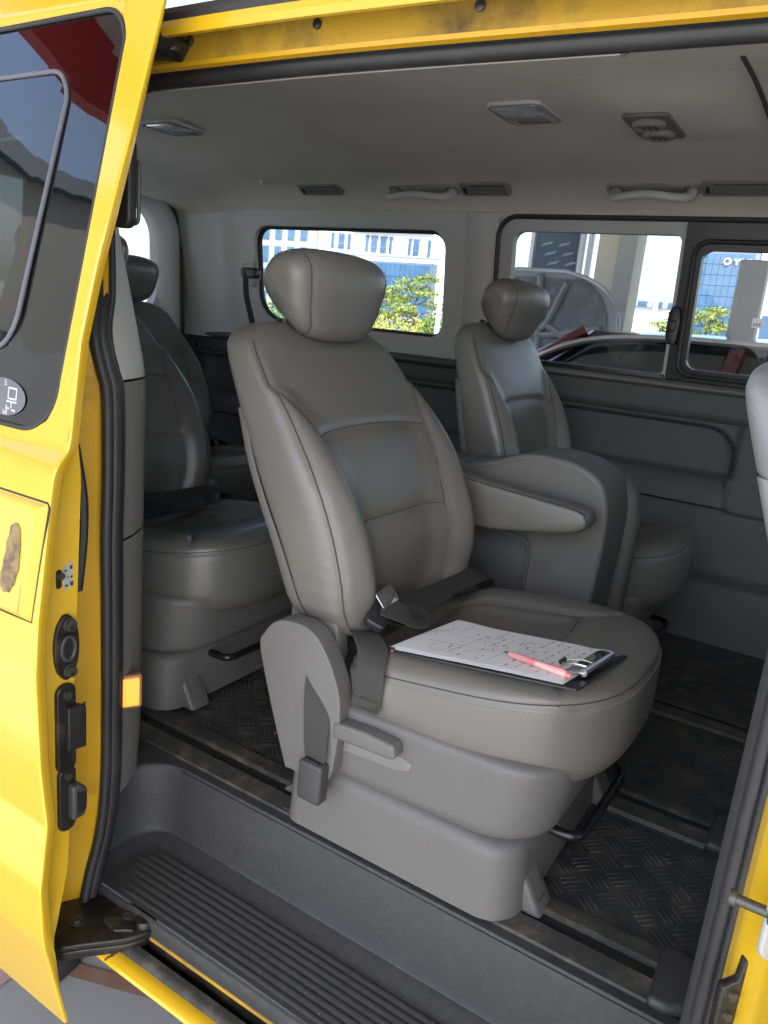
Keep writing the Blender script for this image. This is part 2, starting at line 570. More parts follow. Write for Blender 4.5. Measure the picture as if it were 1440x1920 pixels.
def stitches(pts, parent, off_v, step=.0085, ln=.005, r=.0009):
    """row of short thread dashes along a seam"""
    g = G()
    P = [Vector(p) for p in pts]
    acc = 0.0
    for a, b in zip(P[:-1], P[1:]):
        L = (b - a).length
        if L < 1e-9: continue
        d = (b - a) / L
        s = step - acc
        while s < L:
            c = a + d * s + Vector(off_v)
            g.tube([c - d * ln / 2, c + d * ln / 2], r, n=5)
            s += step
        acc = (acc + L) % step
    o = g.build('stitching', 'stitch', parent)
    o['kind'] = 'stuff'
    return o

def rel(pts):
    return [Vector(p) - Vector(SO) for p in pts]

def build_seat(label):
    root = empty('captain_seat', SO, label, 'car seat')
    # ---- backrest
    zs = list(np.concatenate([np.linspace(.325, .76, 92), np.linspace(.763, .778, 9)]))
    nt_ = 132
    g = G()
    vs, fs = [], []
    for z in zs:
        for q in range(nt_):
            # more points on the front side
            vs.append(back_pt(z, 2 * pi * q / nt_))
    for j in range(len(zs) - 1):
        for q in range(nt_):
            fs.append((j * nt_ + q, j * nt_ + (q + 1) % nt_, (j + 1) * nt_ + (q + 1) % nt_, (j + 1) * nt_ + q))
    fs.append(tuple(range(nt_)))
    fs.append(tuple((len(zs) - 1) * nt_ + q for q in range(nt_)))
    g.add(vs, fs)
    back = g.build('backrest', 'leather', root, off=SO, angle=70)
    for sd in (-1, 1):
        zz = np.linspace(.335, .745, 60)
        pts = [back_pt(z, th_of(.945, sd), .0004) for z in zz]
        seam_line(rel(pts), back)
        stitches(rel(pts), back, (-.006, sd * .0022, 0))
        zz = np.linspace(.335, .68, 50)
        pts = [back_pt(z, th_of(lerp(B_IN, z), sd), .0014) for z in zz]
        seam_line(rel(pts), back, r=.0011)
    for hf in (h1, h2):
        rs = np.linspace(-1, 1, 41)
        pts = []
        for k in rs:
            bb = lerp(B_IN, hf(abs(k) * .6))
            rr = k * bb
            pts.append(back_pt(hf(abs(rr)), th_of(abs(rr), 1 if k > 0 else -1), .0003))
        seam_line(rel(pts), back, r=.0011)
    # hard shell on the back of the backrest, showing as a side strip
    zs2 = np.linspace(.33, .70, 26)
    prof = []
    g = G()
    def shell(u, v):
        z = .325 + .32 * v
        a = -.06 + u * (pi + .12)
        w = lerp(B_W, z) + .0025 - .010 * v ** 3
        xr = lerp(B_XR, z)
        dd = .048 - .018 * v
        return (xr + .002 + dd * (1 - sgnpow(sin(a), .5) if sin(a) > 0 else 1.0) , YC + w * sgnpow(cos(a), .45), z)
    g.grid(shell, 40, 26)
    g.build('back_shell', 'grey_plastic', root, off=SO, angle=60)
    # ---- headrest
    def head(u, v):
        th = 2 * pi * u
        ph = pi * (v - .5)
        e = .56
        yy = sgnpow(sin(ph), e) if True else 0
        cr = sgnpow(cos(ph), .36)
        cxx, czz = sgnpow(cos(th), .70), sgnpow(sin(th), .70)
        y = .134 * yy * (1 - .26 * ss(.03, -.08, .07 * czz * cr))
        wobble = 1.0 - .06 * yy * yy
        X = .058 * cxx * cr * wobble
        Z = .070 * czz * cr * wobble
        # front face tips forward and hangs lower, back is shorter
        Z -= .016 * ss(-.02, .055, X) * (1 if Z < 0 else .15)
        Z += .030 * (.35 - X / .058) / 1.35 * ss(.02, -.06, Z) if X < .02 else 0
        X += .14 * Z - .010 * (abs(yy) ** 3) * (1 if X > 0 else 0)
        X += .006 * ss(-.03, -.07, Z)
        s_ = abs(yy)
        X2, Z2 = X, Z
        dv = .0025 * exp(-((s_ - .80) / .035) ** 2)
        return (-.811 + X2 * (1 - dv * 14), YC + .006 + y, .828 + Z2 * (1 - dv * 14))
    g = G().grid(head, 64, 41, cu=True)
    hr = g.build('headrest', 'leather', root, off=SO, angle=80)
    for sd in (-1, 1):
        v = .5 + sd * math.asin(.80 ** (1 / .56)) / pi
        pts = [Vector(head(u, v)) for u in np.linspace(0, 1, 61)]
        c = Vector((-.811, YC, .823))
        pts = [p + (p - c).normalized() * .0004 for p in pts]
        G().tube(rel(pts[:-1]), .0009, n=6, closed=True).build('seam', 'seam', hr)
        stitches(rel(pts), hr, (0, sd * .006, 0), step=.0075, ln=.0045)
        G().tube(rel([(-.846, YC + sd * .060, .752), (-.836, YC + sd * .060, .81)]), .0055, n=12).build('post', 'chrome', hr)
        G().lathe([(.0, 0), (.015, 0), (.016, .004), (.014, .010), (.0, .010)], (-.846 - SO[0], YC + sd * .060 - SO[1], .771), 'z', 20).build('post_guide', 'black_plastic', hr)
    # ---- cushion
    def outline(a):
        c, s_ = cos(a), sin(a)
        if c >= 0:
            n = 2.9; ax = .245
        else:
            n = 6.5; ax = .165
        x = ax * sgnpow(c, 2 / n)
        y = .226 * sgnpow(s_, 2 / (2.9 if c >= 0 else 6.5))
        return x, y
    PR = [(0, .90, .205), (.10, .955, .222), (.20, .992, .245), (.34, 1.0, .275), (.46, .994, .298), (.53, .978, .312), (.60, .94, .323), (.68, .86, .329), (.80, .62, .331), (.92, .25, .330), (1, .0, .330)]
    PRr = [(a, b) for a, b, c in PR]; PRz = [(a, c) for a, b, c in PR]
    def seam_y(x):       # bolster seam half-distance at local x
        return .128 + .10 * ss(.10, .21, x) ** 1.5 - .02 * ss(-.05, -.15, x)
    def cush(a, v):
        ox, oy = outline(a)
        r, z = lerp(PRr, v), lerp(PRz, v)
        x, y = ox * r, oy * r
        z += (x + .03) * .125 * ss(.2, .5, v)
        if v > .5:
            k = ss(.5, .72, v)
            ry = abs(y) / .226
            z += k * (.010 * exp(-((ry - .78) / .2) ** 2) * ss(.2, -.02, x) - .014 * exp(-(ry / .5) ** 2) * ss(.14, .0, x))
            z += k * .006 * ss(.05, .17, x) * (1 - ry ** 2)
            z -= .020 * ss(.19, .25, x) * k
            z -= k * .020 * ss(-.08, -.17, x)
            sy = seam_y(x)
            z -= k * .008 * exp(-((abs(y) - sy) / .0075) ** 2)
            z -= k * .007 * ss(sy, sy - .03, abs(y)) * ss(.12, .07, x)
            xs = .105 - .9 * y * y
            if abs(y) < sy:
                z -= k * .005 * exp(-((x - xs) / .007) ** 2)
        # stitched welt line
        dv = exp(-((v - .505) / .02) ** 2) * .0022
        x -= dv * (1 if ox > 0 else -1); y -= dv * (1 if oy > 0 else -1)
        # wrinkles on the side
        if v < .5:
            y += .0034 * sin(75 * x + 40 * z) * exp(-((x + .09) / .05) ** 2) * ss(.15, .45, v)
        return Vector((-.42 + x, YC + y, z))
    na = 150
    vv = np.linspace(0, .965, 72)
    g = G()
    vs = [cush(2 * pi * q / na, v) for v in vv for q in range(na)]
    fs = [(j * na + q, j * na + (q + 1) % na, (j + 1) * na + (q + 1) % na, (j + 1) * na + q) for j in range(len(vv) - 1) for q in range(na)]
    fs.append(tuple(range(na)))
    fs.append(tuple((len(vv) - 1) * na + q for q in range(na)))
    g.add(vs, fs)
    cu = g.build('cushion', 'leather', root, off=SO, angle=75)
    pts = [cush(a, .515) for a in np.linspace(-2.45, 2.45, 110)]
    seam_line(rel(pts), cu, r=.0013)
    stitches(rel([cush(a, .47) + Vector((0, 0, 0)) for a in np.linspace(-2.45, 2.45, 110)]), cu, (0, 0, 0))
    def cush_xy(x, y):       # top surface at local x,y
        a = atan2(y / .226, x / (.245 if x >= 0 else .165))
        lo, hi = .5, 1.0
        # find angle/v reproducing the point (outline is a superellipse: rescale)
        best = None
        ax = .245 if x >= 0 else .165
        n = 2.9 if x >= 0 else 6.5
        rr = ((abs(x) / ax) ** n + (abs(y) / .226) ** n) ** (1 / n)
        if rr < 1e-6: return cush(0, 1.0)
        c, s_ = x / (ax * rr), y / (.226 * rr)
        a = atan2(sgnpow(s_, n / 2), sgnpow(c, n / 2))
        lo, hi = .5, 1.0
        for _ in range(24):
            mid = (lo + hi) / 2
            if lerp(PRr, mid) > rr: lo = mid
            else: hi = mid
        return cush(a, lo)
    for sd in (-1, 1):
        pts = [cush_xy(x, sd * seam_y(x)) + Vector((0, 0, .0012)) for x in np.linspace(-.15, .178, 60)]
        seam_line(rel(pts), cu, r=.0011)
    pts = [cush_xy(.105 - .9 * y * y, y) + Vector((0, 0, .0014)) for y in np.linspace(-.125, .125, 30)]
    seam_line(rel(pts), cu, r=.0011)
    # ---- base
    def shellbox(x0, x1, y0, y1, z0, z1, xs, ys, rr, zc=None, nz=16, nq=12, top_r=.02, bot_r=0.0, front_drop=0.0):
        """rounded box whose lower outline is inset by xs (front) / ys (sides)"""
        g = G()
        vs, fs = [], []
        k = 0
        zz = list(np.linspace(0, 1, nz))
        for t in zz:
            fx, fy = xs * (1 - t) ** 1.6, ys * (1 - t) ** 1.3
            zt = z0 + (z1 - z0) * t
            dn = z1 - zt
            ins = 0.0
            if dn < top_r: ins = top_r - sqrt(max(0, top_r ** 2 - (top_r - dn) ** 2))
            up_ = zt - z0
            if bot_r and up_ < bot_r: ins = bot_r - sqrt(max(0, bot_r ** 2 - (bot_r - up_) ** 2))
            pl = rrect(x0 + ins, x1 - fx - ins, y0 + fy + ins, y1 - fy - ins, (rr * .5, rr, rr, rr * .5), nq)
            for (a, b) in pl:
                vs.append((a, b, zt + front_drop * ss(x0, x1, a)))
            k = len(pl)
        for j in range(nz - 1):
            for q in range(k):
                fs.append((j * k + q, j * k + (q + 1) % k, (j + 1) * k + (q + 1) % k, (j + 1) * k + q))
        fs.append(tuple(range(k)))
        fs.append(tuple((nz - 1) * k + q for q in range(k)))
        return g.add(vs, fs)
    lo = shellbox(-.650, -.262, .862, 1.318, .008, .124, -.006, -.006, .055, top_r=.024, nz=26).build('lower_base', 'grey_plastic', root, off=SO, angle=50)
    shellbox(-.615, -.222, .860, 1.320, .108, .240, .020, .004, .085, top_r=.016, bot_r=.026, nz=30, front_drop=.010).build('upper_base', 'grey_plastic', root, off=SO, angle=50)
    for sd, y0 in ((-1, .908), (1, 1.230)):
        g = G()
        # wedge foot: flares forwards from the base down to the rail
        a = [(-.335, .112), (-.285, .104), (-.268, .075), (-.228, .004), (-.335, .004)]
        g.prism(a, y0 + (.0 if sd < 0 else .0), y0 + .052, 'y')
        ft = g.build('foot', 'grey_plastic', root, bevel=.007, off=SO)
        G().tube([(p[0] - SO[0], p[1] - SO[1], p[2]) for p in [(-.2625, y0 + .012, .066), (-.2625, y0 + .040, .066), (-.2385, y0 + .040, .024), (-.2385, y0 + .012, .024)]], .0008, n=5, closed=True).build('inset_line', 'seam', ft)
        g = G().prism([(-.70, .004), (-.63, .004), (-.63, .052), (-.655, .045)], y0 + .004, y0 + .050, 'y')
        g.build('foot', 'grey_plastic', root, bevel=.006, off=SO)
    # height/slide lever on the near side, in its recess
    g = G().prism([(-.555, .222), (-.50, .226), (-.452, .224), (-.446, .207), (-.452, .200), (-.555, .196)], .836, .868, 'y')
    g.build('lever', 'grey_plastic', root, bevel=.006, off=SO)
    g = G().prism([(-.56, .20), (-.45, .198), (-.43, .192), (-.432, .178), (-.46, .170), (-.56, .165)], .8585, .8655, 'y')
    g.build('lever_recess', 'trim_grey', root, bevel=.004, off=SO)
    # recliner covers
    pr = [(-.700, .285), (-.694, .320), (-.675, .343), (-.648, .352), (-.612, .350), (-.585, .330), (-.560, .290), (-.546, .245), (-.548, .165), (-.562, .118), (-.628, .112), (-.645, .128)]
    pr = [(p.x, p.y) for p in catmull([(a, b, 0) for a, b in pr], 4, True)]
    g = G().prism(pr, .838, .872, 'y')
    g.build('recliner_cover', 'grey_plastic', root, bevel=.010, seg=4, off=SO)
    g = G().prism(pr, 1.308, 1.338, 'y')
    g.build('recliner_cover', 'grey_plastic', root, bevel=.010, seg=4, off=SO)
    for y0 in (.884, 1.268):
        g = G().prism([(-.69, .24), (-.60, .24), (-.585, .30), (-.60, .375), (-.64, .40), (-.68, .38)], y0, y0 + .026, 'y')
        g.build('hinge_bracket', 'grey_plastic', root, bevel=.004, off=SO)
    # black tube loop under the front
    pts = catmull([(-.33, .985, .095), (-.27, .985, .098), (-.228, .988, .098), (-.214, 1.003, .099), (-.212, 1.03, .1), (-.210, 1.10, .1), (-.209, 1.17, .1), (-.211, 1.20, .1), (-.224, 1.216, .1), (-.265, 1.222, .098), (-.33, 1.222, .095)], 6)
    G().tube(rel(pts), .0075, n=12).build('slide_bar', 'black_tube', root)
    # ---- belts
    wb = catmull([(-.585, .94, .325), (-.555, .905, .340), (-.525, .880, .331), (-.515, .860, .312), (-.512, .856, .285), (-.514, .853, .250)], 8)
    nh = [Vector((.25, -.4, 1))] * 20
    nrm = []
    for p in wb:
        t = ss(.30, .35, p.z)
        nrm.append(Vector((.15, -1 + t, t + .05)))
    b = G().tube(rel(wb), .01, n=12, flat=(.045, .0026, nrm)).build('seat_belt', 'webbing_grey', root)
    bx = [( -.534, .8505, .253), (-.492, .8505, .2535), (-.492, .8505, .268), (-.534, .8505, .268)]
    G().tube(rel(bx), .0008, n=5, closed=True).build('stitching', 'seam', b)
    wb = catmull([(-.592, .868, .292), (-.594, .850, .275), (-.585, .836, .245), (-.580, .831, .215), (-.578, .829, .185), (-.577, .829, .155)], 8)
    nrm = [Vector((.9 - 1.0 * i / len(wb), -1, .1)) for i in range(len(wb))]
    b = G().tube(rel(wb), .01, n=12, flat=(.040, .0024, nrm)).build('seat_belt', 'webbing_grey', root)
    g = G()
    g.prism(rrect(-.599, -.556, .086, .152, .006, 3), .818, .842, 'y')
    bk = g.build('buckle', 'buckle_plastic', b, bevel=.005, off=SO)
    g = G().box(-.589, -.567, .823, .837, .1515, .1545).build('release_slot', 'black_plastic', bk if False else b, off=SO)
    # tongue and buckle lying in the corner of the cushion
    g = G()
    g.prism(rrect(-.016, .016, -.035, .035, .007, 4), -.009, .009, 'z')
    o = g.build('belt_buckle', 'black_plastic', root, bevel=.004)
    o.location = (-.552 - SO[0], .935 - SO[1], .368); o.rotation_euler = (.5, .45, .5)
    g = G().prism(rrect(-.014, .014, -.02, .02, .004, 3), -.0012, .0012, 'z')
    o = g.build('belt_tongue', 'chrome', root, bevel=.0006)
    o.location = (-.545 - SO[0], .94 - SO[1], .392); o.rotation_euler = (.3, .9, .2)
    wb = catmull([(-.572, .955, .362), (-.556, .985, .372), (-.552, 1.03, .362), (-.552, 1.10, .352), (-.548, 1.19, .350), (-.540, 1.26, .352), (-.545, 1.31, .335), (-.56, 1.33, .30)], 8)
    nrm = [Vector((.35, -.1, 1)) for p in wb]
    G().tube(rel(wb), .01, n=12, flat=(.038, .0026, nrm)).build('seat_belt', 'webbing', root)
    wb = catmull([(-.545, .925, .383), (-.520, .945, .372), (-.505, .965, .360), (-.515, .985, .356), (-.548, .985, .360)], 8)
    G().tube(rel(wb), .01, n=12, flat=(.042, .0026, Vector((.3, -.35, 1)))).build('seat_belt', 'webbing', root)
    return root

def build_armrest(root):
    pr = [(-.69, .435), (-.66, .415), (-.56, .418), (-.46, .434), (-.40, .447), (-.377, .462), (-.376, .480), (-.393, .494), (-.45, .500), (-.56, .508), (-.65, .514), (-.69, .495)]
    pr = [(p.x, p.y) for p in catmull([(a, b, 0) for a, b in pr], 5, True)]
    g = G().prism(pr, 1.336, 1.392, 'y')
    ar = g.build('armrest', 'leather', root, bevel=.012, seg=4, off=SO)
    cx, cz = -.53, .47
    for yy in (1.3385, 1.3895):
        pts = [(cx + (p[0] - cx) * .985, yy, cz + (p[1] - cz) * .90) for p in pr]
        G().tube(rel(pts), .0012, n=6, closed=True).build('seam', 'seam', ar)

seat_main = build_seat('grey leather captain seat in the middle with a clipboard on its cushion')
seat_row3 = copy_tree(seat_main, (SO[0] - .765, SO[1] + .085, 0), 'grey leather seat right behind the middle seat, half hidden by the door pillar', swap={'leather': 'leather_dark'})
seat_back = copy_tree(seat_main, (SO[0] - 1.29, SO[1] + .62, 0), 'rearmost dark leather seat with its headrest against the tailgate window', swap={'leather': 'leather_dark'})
seat_far = copy_tree(seat_main, (SO[0] - .10, SO[1] + .79, 0), 'grey leather seat by the far sliding window beyond the folded seat')
seat_front = copy_tree(seat_main, (SO[0] + .70, SO[1] + .10, 0), 'pale grey front seat with sky light painted in, seen only as a sliver at the right edge', swap={'leather': 'seat_skylit', 'grey_plastic': 'seat_skylit'})
build_armrest(seat_main)
for r_ in (seat_row3, seat_back):
    for ch in r_.children:
        if ch.name.startswith('headrest'):
            ch.location.z += .055 if r_ is seat_row3 else .02
def recline(seat, deg):
    a = radians(-deg)
    px, pz = -.19, .33
    for ch in seat.children:
        if ch.name.split('.')[0] in ('backrest', 'headrest', 'back_shell'):
            ch.rotation_euler = (0, a, 0)
            ch.location.x += px - (px * cos(a) + pz * sin(a))
            ch.location.z += pz - (-px * sin(a) + pz * cos(a))
recline(seat_row3, 3.5)
recline(seat_front, -5)
recline(seat_far, -12)

# ---- folded middle seat: a tipped-up cushion slab with a second layer behind it
FO = (-.54, 1.5, 0)
fold = empty('folded_seat', FO, 'folded vinyl middle seat standing as an upright slab behind the armrest', 'car seat')
pr = [(-.715, .40), (-.722, .495), (-.700, .518), (-.655, .525), (-.605, .540), (-.55, .562), (-.49, .568), (-.43, .560), (-.385, .535), (-.366, .485), (-.362, .42), (-.368, .30), (-.380, .16), (-.395, .12), (-.48, .12), (-.503, .16), (-.508, .30), (-.512, .385), (-.56, .398), (-.64, .398)]
pr = [(p.x, p.y) for p in catmull([(a, b, 0) for a, b in pr], 4, True)]
sl_ = G().prism(pr, 1.425, 1.575, 'y').build('backrest', 'leather_vinyl', fold, bevel=.016, seg=4, off=FO)
cx, cz = -.50, .36
pts = [Vector((cx + (p[0] - cx) * .955, 1.4255, cz + (p[1] - cz) * .955)) - Vector(FO) for p in pr]
G().tube(pts, .0016, n=6, closed=True).build('welt', 'leather_dark', sl_)
pr2 = [(-.67, .30), (-.67, .47), (-.60, .50), (-.50, .535), (-.40, .530), (-.362, .505), (-.346, .455), (-.344, .36), (-.352, .20), (-.372, .10), (-.52, .09), (-.66, .12)]
pr2 = [(p.x, p.y) for p in catmull([(a, b, 0) for a, b in pr2], 4, True)]
G().prism(pr2, 1.578, 1.640, 'y').build('cushion', 'leather_vinyl', fold, bevel=.020, seg=4, off=FO)
pr3 = [(-.78, .05), (-.78, .38), (-.74, .40), (-.56, .40), (-.522, .385), (-.512, .34), (-.512, .06)]
G().prism(pr3, 1.462, 1.522, 'y').build('seat_back_panel', 'trim_dark', fold, bevel=.018, seg=4, off=FO)
G().box(-.70, -.36, 1.44, 1.60, .0, .14).build('base', 'trim_dark', fold, bevel=.01, off=FO)
G().prism(rrect(-.80, -.715, .44, .515, .012, 4), 1.43, 1.60, 'y').build('headrest', 'leather_dark', fold, bevel=.014, off=FO)
# ================================================================== the van
van = empty('van', (0, 0, 0), 'yellow passenger van with its side door slid open, grey cabin inside', 'van')
V = van

def yw(z):           # inner face of the far wall
    return lerp([(-.02, 2.20), (.0, 2.20), (.16, 2.222), (.19, 2.262), (.37, 2.30), (.60, 2.315), (.69, 2.315), (1.13, 2.25), (1.3, 2.20)], z)

# ---------------------------------------------------------------- headliner
HZ = [(.868, 1.097), (.876, 1.103), (.90, 1.122), (.94, 1.148), (1.0, 1.176), (1.1, 1.204), (1.25, 1.224), (1.5, 1.236), (1.8, 1.228), (2.0, 1.216), (2.10, 1.207), (2.17, 1.192), (2.22, 1.165), (2.245, 1.140), (2.252, 1.126)]
def bend(x):         # the roof side curves in slightly towards the front
    return .034 * ss(-.75, .05, x)
def head_z(x, y):
    z = lerp(HZ, y)
    z -= .075 * ss(-1.95, -2.34, x) ** 1.4
    z -= .020 * exp(-(((x + .43) / .12) ** 4 + ((y - 1.63) / .17) ** 4))
    z += .010 * ss(.25, .02, abs(y - 1.5) / 2) * ss(-1.0, -1.25, x) * ss(-1.9, -1.6, x)
    z += .0025 * sin(3.1 * x + 2 * y) * sin(4.3 * y + .7 * x)
    return z
def hl(u, v):
    x = -2.34 + 3.6 * u
    yn = .868 + bend(x)
    t = 1.1 * v - .1 if False else v
    # denser at the edges
    s_ = .5 - .5 * cos(pi * v)
    y = yn + (2.252 - yn) * s_
    yref = .868 + (2.252 - .868) * s_
    return (x, y, head_z(x, yref))
G().grid(hl, 170, 70).build('headliner', 'headliner', V, angle=0)
hlo = [o for o in V.children if o.name == 'headliner'][0]
# rolled lip along the door opening and the front panel of the headliner
G().tube([(x, .870 + bend(x), 1.0985) for x in np.linspace(-1.0, -.29, 30)], .0055, n=8).build('edge_lip', 'headliner', hlo)
G().grid(lambda u, v: (-.29 + 1.4 * u, .867 + bend(-.29 + 1.4 * u) + .15 * v, 1.094 + .075 * v + .01 * sin(pi * v)), 30, 10).build('pillar_trim_top', 'headliner', hlo)
G().tube([(-.292, .867 + bend(-.29) + .15 * v, 1.093 + .075 * v + .01 * sin(pi * v)) for v in np.linspace(0, 1, 10)], .004, n=6).build('trim_joint', 'trim_dark', hlo)
G().tube([(-.262, y, head_z(-.262, y) - .001) for y in np.linspace(1.35, 2.1, 30)], .004, n=6).build('panel_joint', 'seam', hlo)
def lamp(x0, x1, y0, y1, name):
    z = head_z((x0 + x1) / 2, (y0 + y1) / 2)
    b = G().prism(rrect(x0, x1, y0, y1, .022, 6), z - .006, z + .004, 'z').build(name, 'trim_light', V, bevel=.003)
    xm = (x0 + x1) / 2
    G().prism(rrect(x0 + .012, x1 - .010, y0 + .012, y1 - .040, .014, 5), z - .0078, z - .005, 'z').build('lens', 'mirror_lens', b, bevel=.001)
    G().prism(rrect(x0 + .025, x1 - .025, y1 - .034, y1 - .012, .004, 3), z - .0085, z - .005, 'z').build('switch', 'grey_plastic', b, bevel=.001)
    G().tube([(p[0], p[1], z - .0065) for p in rrect(x0 + .004, x1 - .004, y0 + .004, y1 - .004, .019, 6)], .002, n=6, closed=True).build('bezel', 'trim_grey', b)
lamp(-.772, -.652, 1.52, 1.67, 'dome_lamp')
lamp(-1.79, -1.665, 1.51, 1.645, 'dome_lamp')
z0 = head_z(-.46, 1.665)
tv = G().prism(rrect(-.508, -.418, 1.575, 1.755, .016, 4), z0 - .005, z0 + .004, 'z').build('ceiling_vent', 'grey_plastic', V, bevel=.003)
for yy in (1.625, 1.705):
    g = G().lathe([(.033, 0), (.033, -.004), (.031, -.010), (.026, -.012), (.023, -.008), (0, -.008)], (-.463, yy, z0 - .004), 'z', 24)
    g.build('vent_barrel', 'trim_grey', tv)
    for k in (-.012, 0, .012):
        G().box(-.463 + k - .001, -.463 + k + .001, yy - .024, yy + .024, z0 - .0155, z0 - .010).build('vane', 'grey_plastic', tv)
# grab handles above the far windows
def grab(x0, x1):
    zz = lambda x: 0
    a = catmull([(x0, 2.185, 1.188), (x0 + .002, 2.150, 1.166), (x0 + .022, 2.118, 1.158), ((x0 + x1) / 2, 2.106, 1.164), (x1 - .022, 2.118, 1.158), (x1 - .002, 2.150, 1.166), (x1, 2.185, 1.188)], 6)
    rr = [.0155 - .005 * sin(pi * i / (len(a) - 1)) for i in range(len(a))]
    h = G().tube(a, rr, n=12).build('grab_handle', 'trim_light', V)
    G().prism(rrect(x0 - .028, x1 + .028, -.026, .026, .022, 5), -.0015, .004, 'z').build('handle_shade', 'shade_grey', h, bevel=.001)  # flat dark plate added as the shadow behind the handle
    for x in (x0, x1):
        G().prism(rrect(x - .020, x + .020, -.016, .016, .008, 4), -.004, .006, 'z').build('mount', 'trim_grey', h, bevel=.002)
        m_ = h.children[-1] if False else None
    for o in h.children:
        pass
    for o in list(h.children):
        o.location = (0, 2.172, 1.1895); o.rotation_euler = (radians(-26), 0, 0)
    return h
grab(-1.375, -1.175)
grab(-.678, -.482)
G().box(-.545, -.520, 2.135, 2.15, 1.158, 1.172).build('coat_hook', 'trim_light', V, bevel=.003)
G().lathe([(0, 0), (.014, 0), (.012, -.008), (.007, -.014), (0, -.014)], (-1.86, 2.10, head_z(-1.86, 2.10) + .001), 'z', 18).build('coat_hook', 'trim_light', V)
def side_vent(xc, w):
    f = G().prism(rrect(-w / 2, w / 2, -.026, .026, .007, 4), -.008, .006, 'z').build('side_vent', 'trim_grey', V, bevel=.002)
    g = G().prism(rrect(-w / 2 + .028, w / 2 - .012, -.018, .018, .003, 3), -.0095, -.0075, 'z').build('duct', 'black_plastic', f)
    for k in range(4):
        y = -.0135 + .009 * k
        G().box(-w / 2 + .028, w / 2 - .012, y - .0022, y + .0022, -.0125, -.0085).build('slat', 'trim_grey', f)
    G().box(-w / 2 + .012, -w / 2 + .020, -.010, .010, -.0125, -.006).build('thumb_wheel', 'black_plastic', f)
    f.location = (xc, 2.163, 1.191); f.rotation_euler = (radians(-30), 0, 0)
side_vent(-1.665, .165); side_vent(-1.062, .155); side_vent(-.375, .165)

# ---------------------------------------------------------------- far wall
def plate(name, hole, rect, m, yf, reveal, parent=V, axis='y', lip=0.0):
    """flat trim between an outer rectangle and a rounded opening, with the return edge of the opening"""
    outer = rect_match(hole, *rect)
    n = len(hole)
    inner2 = hole
    K = 6
    vs, fs = [], []
    for k in range(K + 1):
        t = k / K
        for (a, b) in zip(outer, hole):
            x = a[0] + (b[0] - a[0]) * t; z = a[1] + (b[1] - a[1]) * t
            vs.append((x, yf(x, z), z))
    for (x, z) in hole:
        vs.append((x, yf(x, z) + reveal, z))
    for k in range(K + 1):
        for q in range(n):
            fs.append((k * n + q, k * n + (q + 1) % n, (k + 1) * n + (q + 1) % n, (k + 1) * n + q))
    return G().add(vs, fs).build(name, m, parent, bevel=0, angle=45)
fy = lambda x, z: yw(z)
def dy_(x, z):       # rear pillar curls inwards to the tailgate
    return yw(z) - .075 * ss(-2.12, -2.36, x) - .012 * exp(-((x + 2.17) / .05) ** 2)
hq = rrect(-2.03, -1.225, .748, 1.082, (.10, .05, .06, .06), 10)
plate('quarter_trim', hq, (-2.13, -1.135, .655, 1.135), 'trim_light', lambda x, z: yw(z) - .008, .045)
G().tube([(x, yw(z) + .020, z) for x, z in hq], .011, n=8, closed=True).build('quarter_window_seal', 'rubber', V)
gq = G().add([(x, yw(z) + .036, z) for x, z in hq], [tuple(range(len(hq)))]).build('quarter_window', 'glass_clear', V, smooth=False)
def dtr(u, v):
    x = -2.36 + .275 * u; z = .66 + .05 * sin(pi * u) * 0 + (1.135 - .66) * v
    return (x, dy_(x, z) - .008 * u, z)
G().grid(dtr, 24, 30).build('rear_pillar_trim', 'trim_light', V)
def ctr(u, v):
    x = -1.155 + .11 * u; z = .66 + (1.132 - .66) * v
    return (x, yw(z) - .008 - .016 * sin(pi * u) + .004 * u, z)
G().grid(ctr, 16, 24).build('middle_pillar_trim', 'trim_light', V)
G().box(-2.34, 1.2, 2.247, 2.26, 1.122, 1.136).build('wall_top_strip', 'headliner', V)
# big sliding window
ho = rrect(-1.045, 1.0, .695, 1.126, (.05, .03, .03, .06), 10)
G().tube([(x, yw(z) - .004, z) for x, z in ho], .0075, n=8, closed=True).build('window_seal', 'rubber', V)
h1w = rrect(-1.0, -.506, .714, 1.088, (.03, .012, .02, .035), 10)
plate('fixed_window_frame', h1w, (-1.047, -.497, .693, 1.128), 'trim_light', lambda x, z: yw(z) + .006, .03)
h2w = rrect(-.448, .32, .737, 1.052, .028, 10)
sf = plate('sliding_window_frame', h2w, (-.497, .37, .693, 1.128), 'black_plastic', lambda x, z: yw(z) + .004, .03)
plate('front_window_frame', rrect(.42, .95, .737, 1.052, .028, 10), (.37, 1.02, .693, 1.128), 'black_plastic', lambda x, z: yw(z) + .004, .03)
G().add([(x, yw(z) + .030, z) for x, z in h1w], [tuple(range(len(h1w)))]).build('window_pane', 'glass_tint', V, smooth=False)
G().add([(x, yw(z) + .026, z) for x, z in h2w], [tuple(range(len(h2w)))]).build('window_pane', 'glass_tint', V, smooth=False)
G().add([(x, yw(z) + .026, z) for x, z in rrect(.42, .95, .737, 1.052, .028, 10)], [tuple(range(44))]).build('window_pane', 'glass_tint', V, smooth=False)
G().tube([(x, yw(z) - .006, z) for x, z in rrect(-.468, .34, .718, 1.072, .04, 10)], .0065, n=8, closed=True).build('slide_rim', 'rubber', sf)
lt = G().prism([(-.505, .80), (-.478, .80), (-.474, .86), (-.480, .90), (-.500, .905), (-.510, .885), (-.510, .83)], 2.278, 2.31, 'y').build('window_latch', 'black_plastic', V, bevel=.004)
G().box(-.504, -.484, 2.270, 2.279, .835, .865).build('latch_button', 'black_plastic', lt, bevel=.003)
G().box(-1.0, -.50, 2.300, 2.318, .700, .7145).build('sill_channel', 'black_plastic', V, bevel=.002)
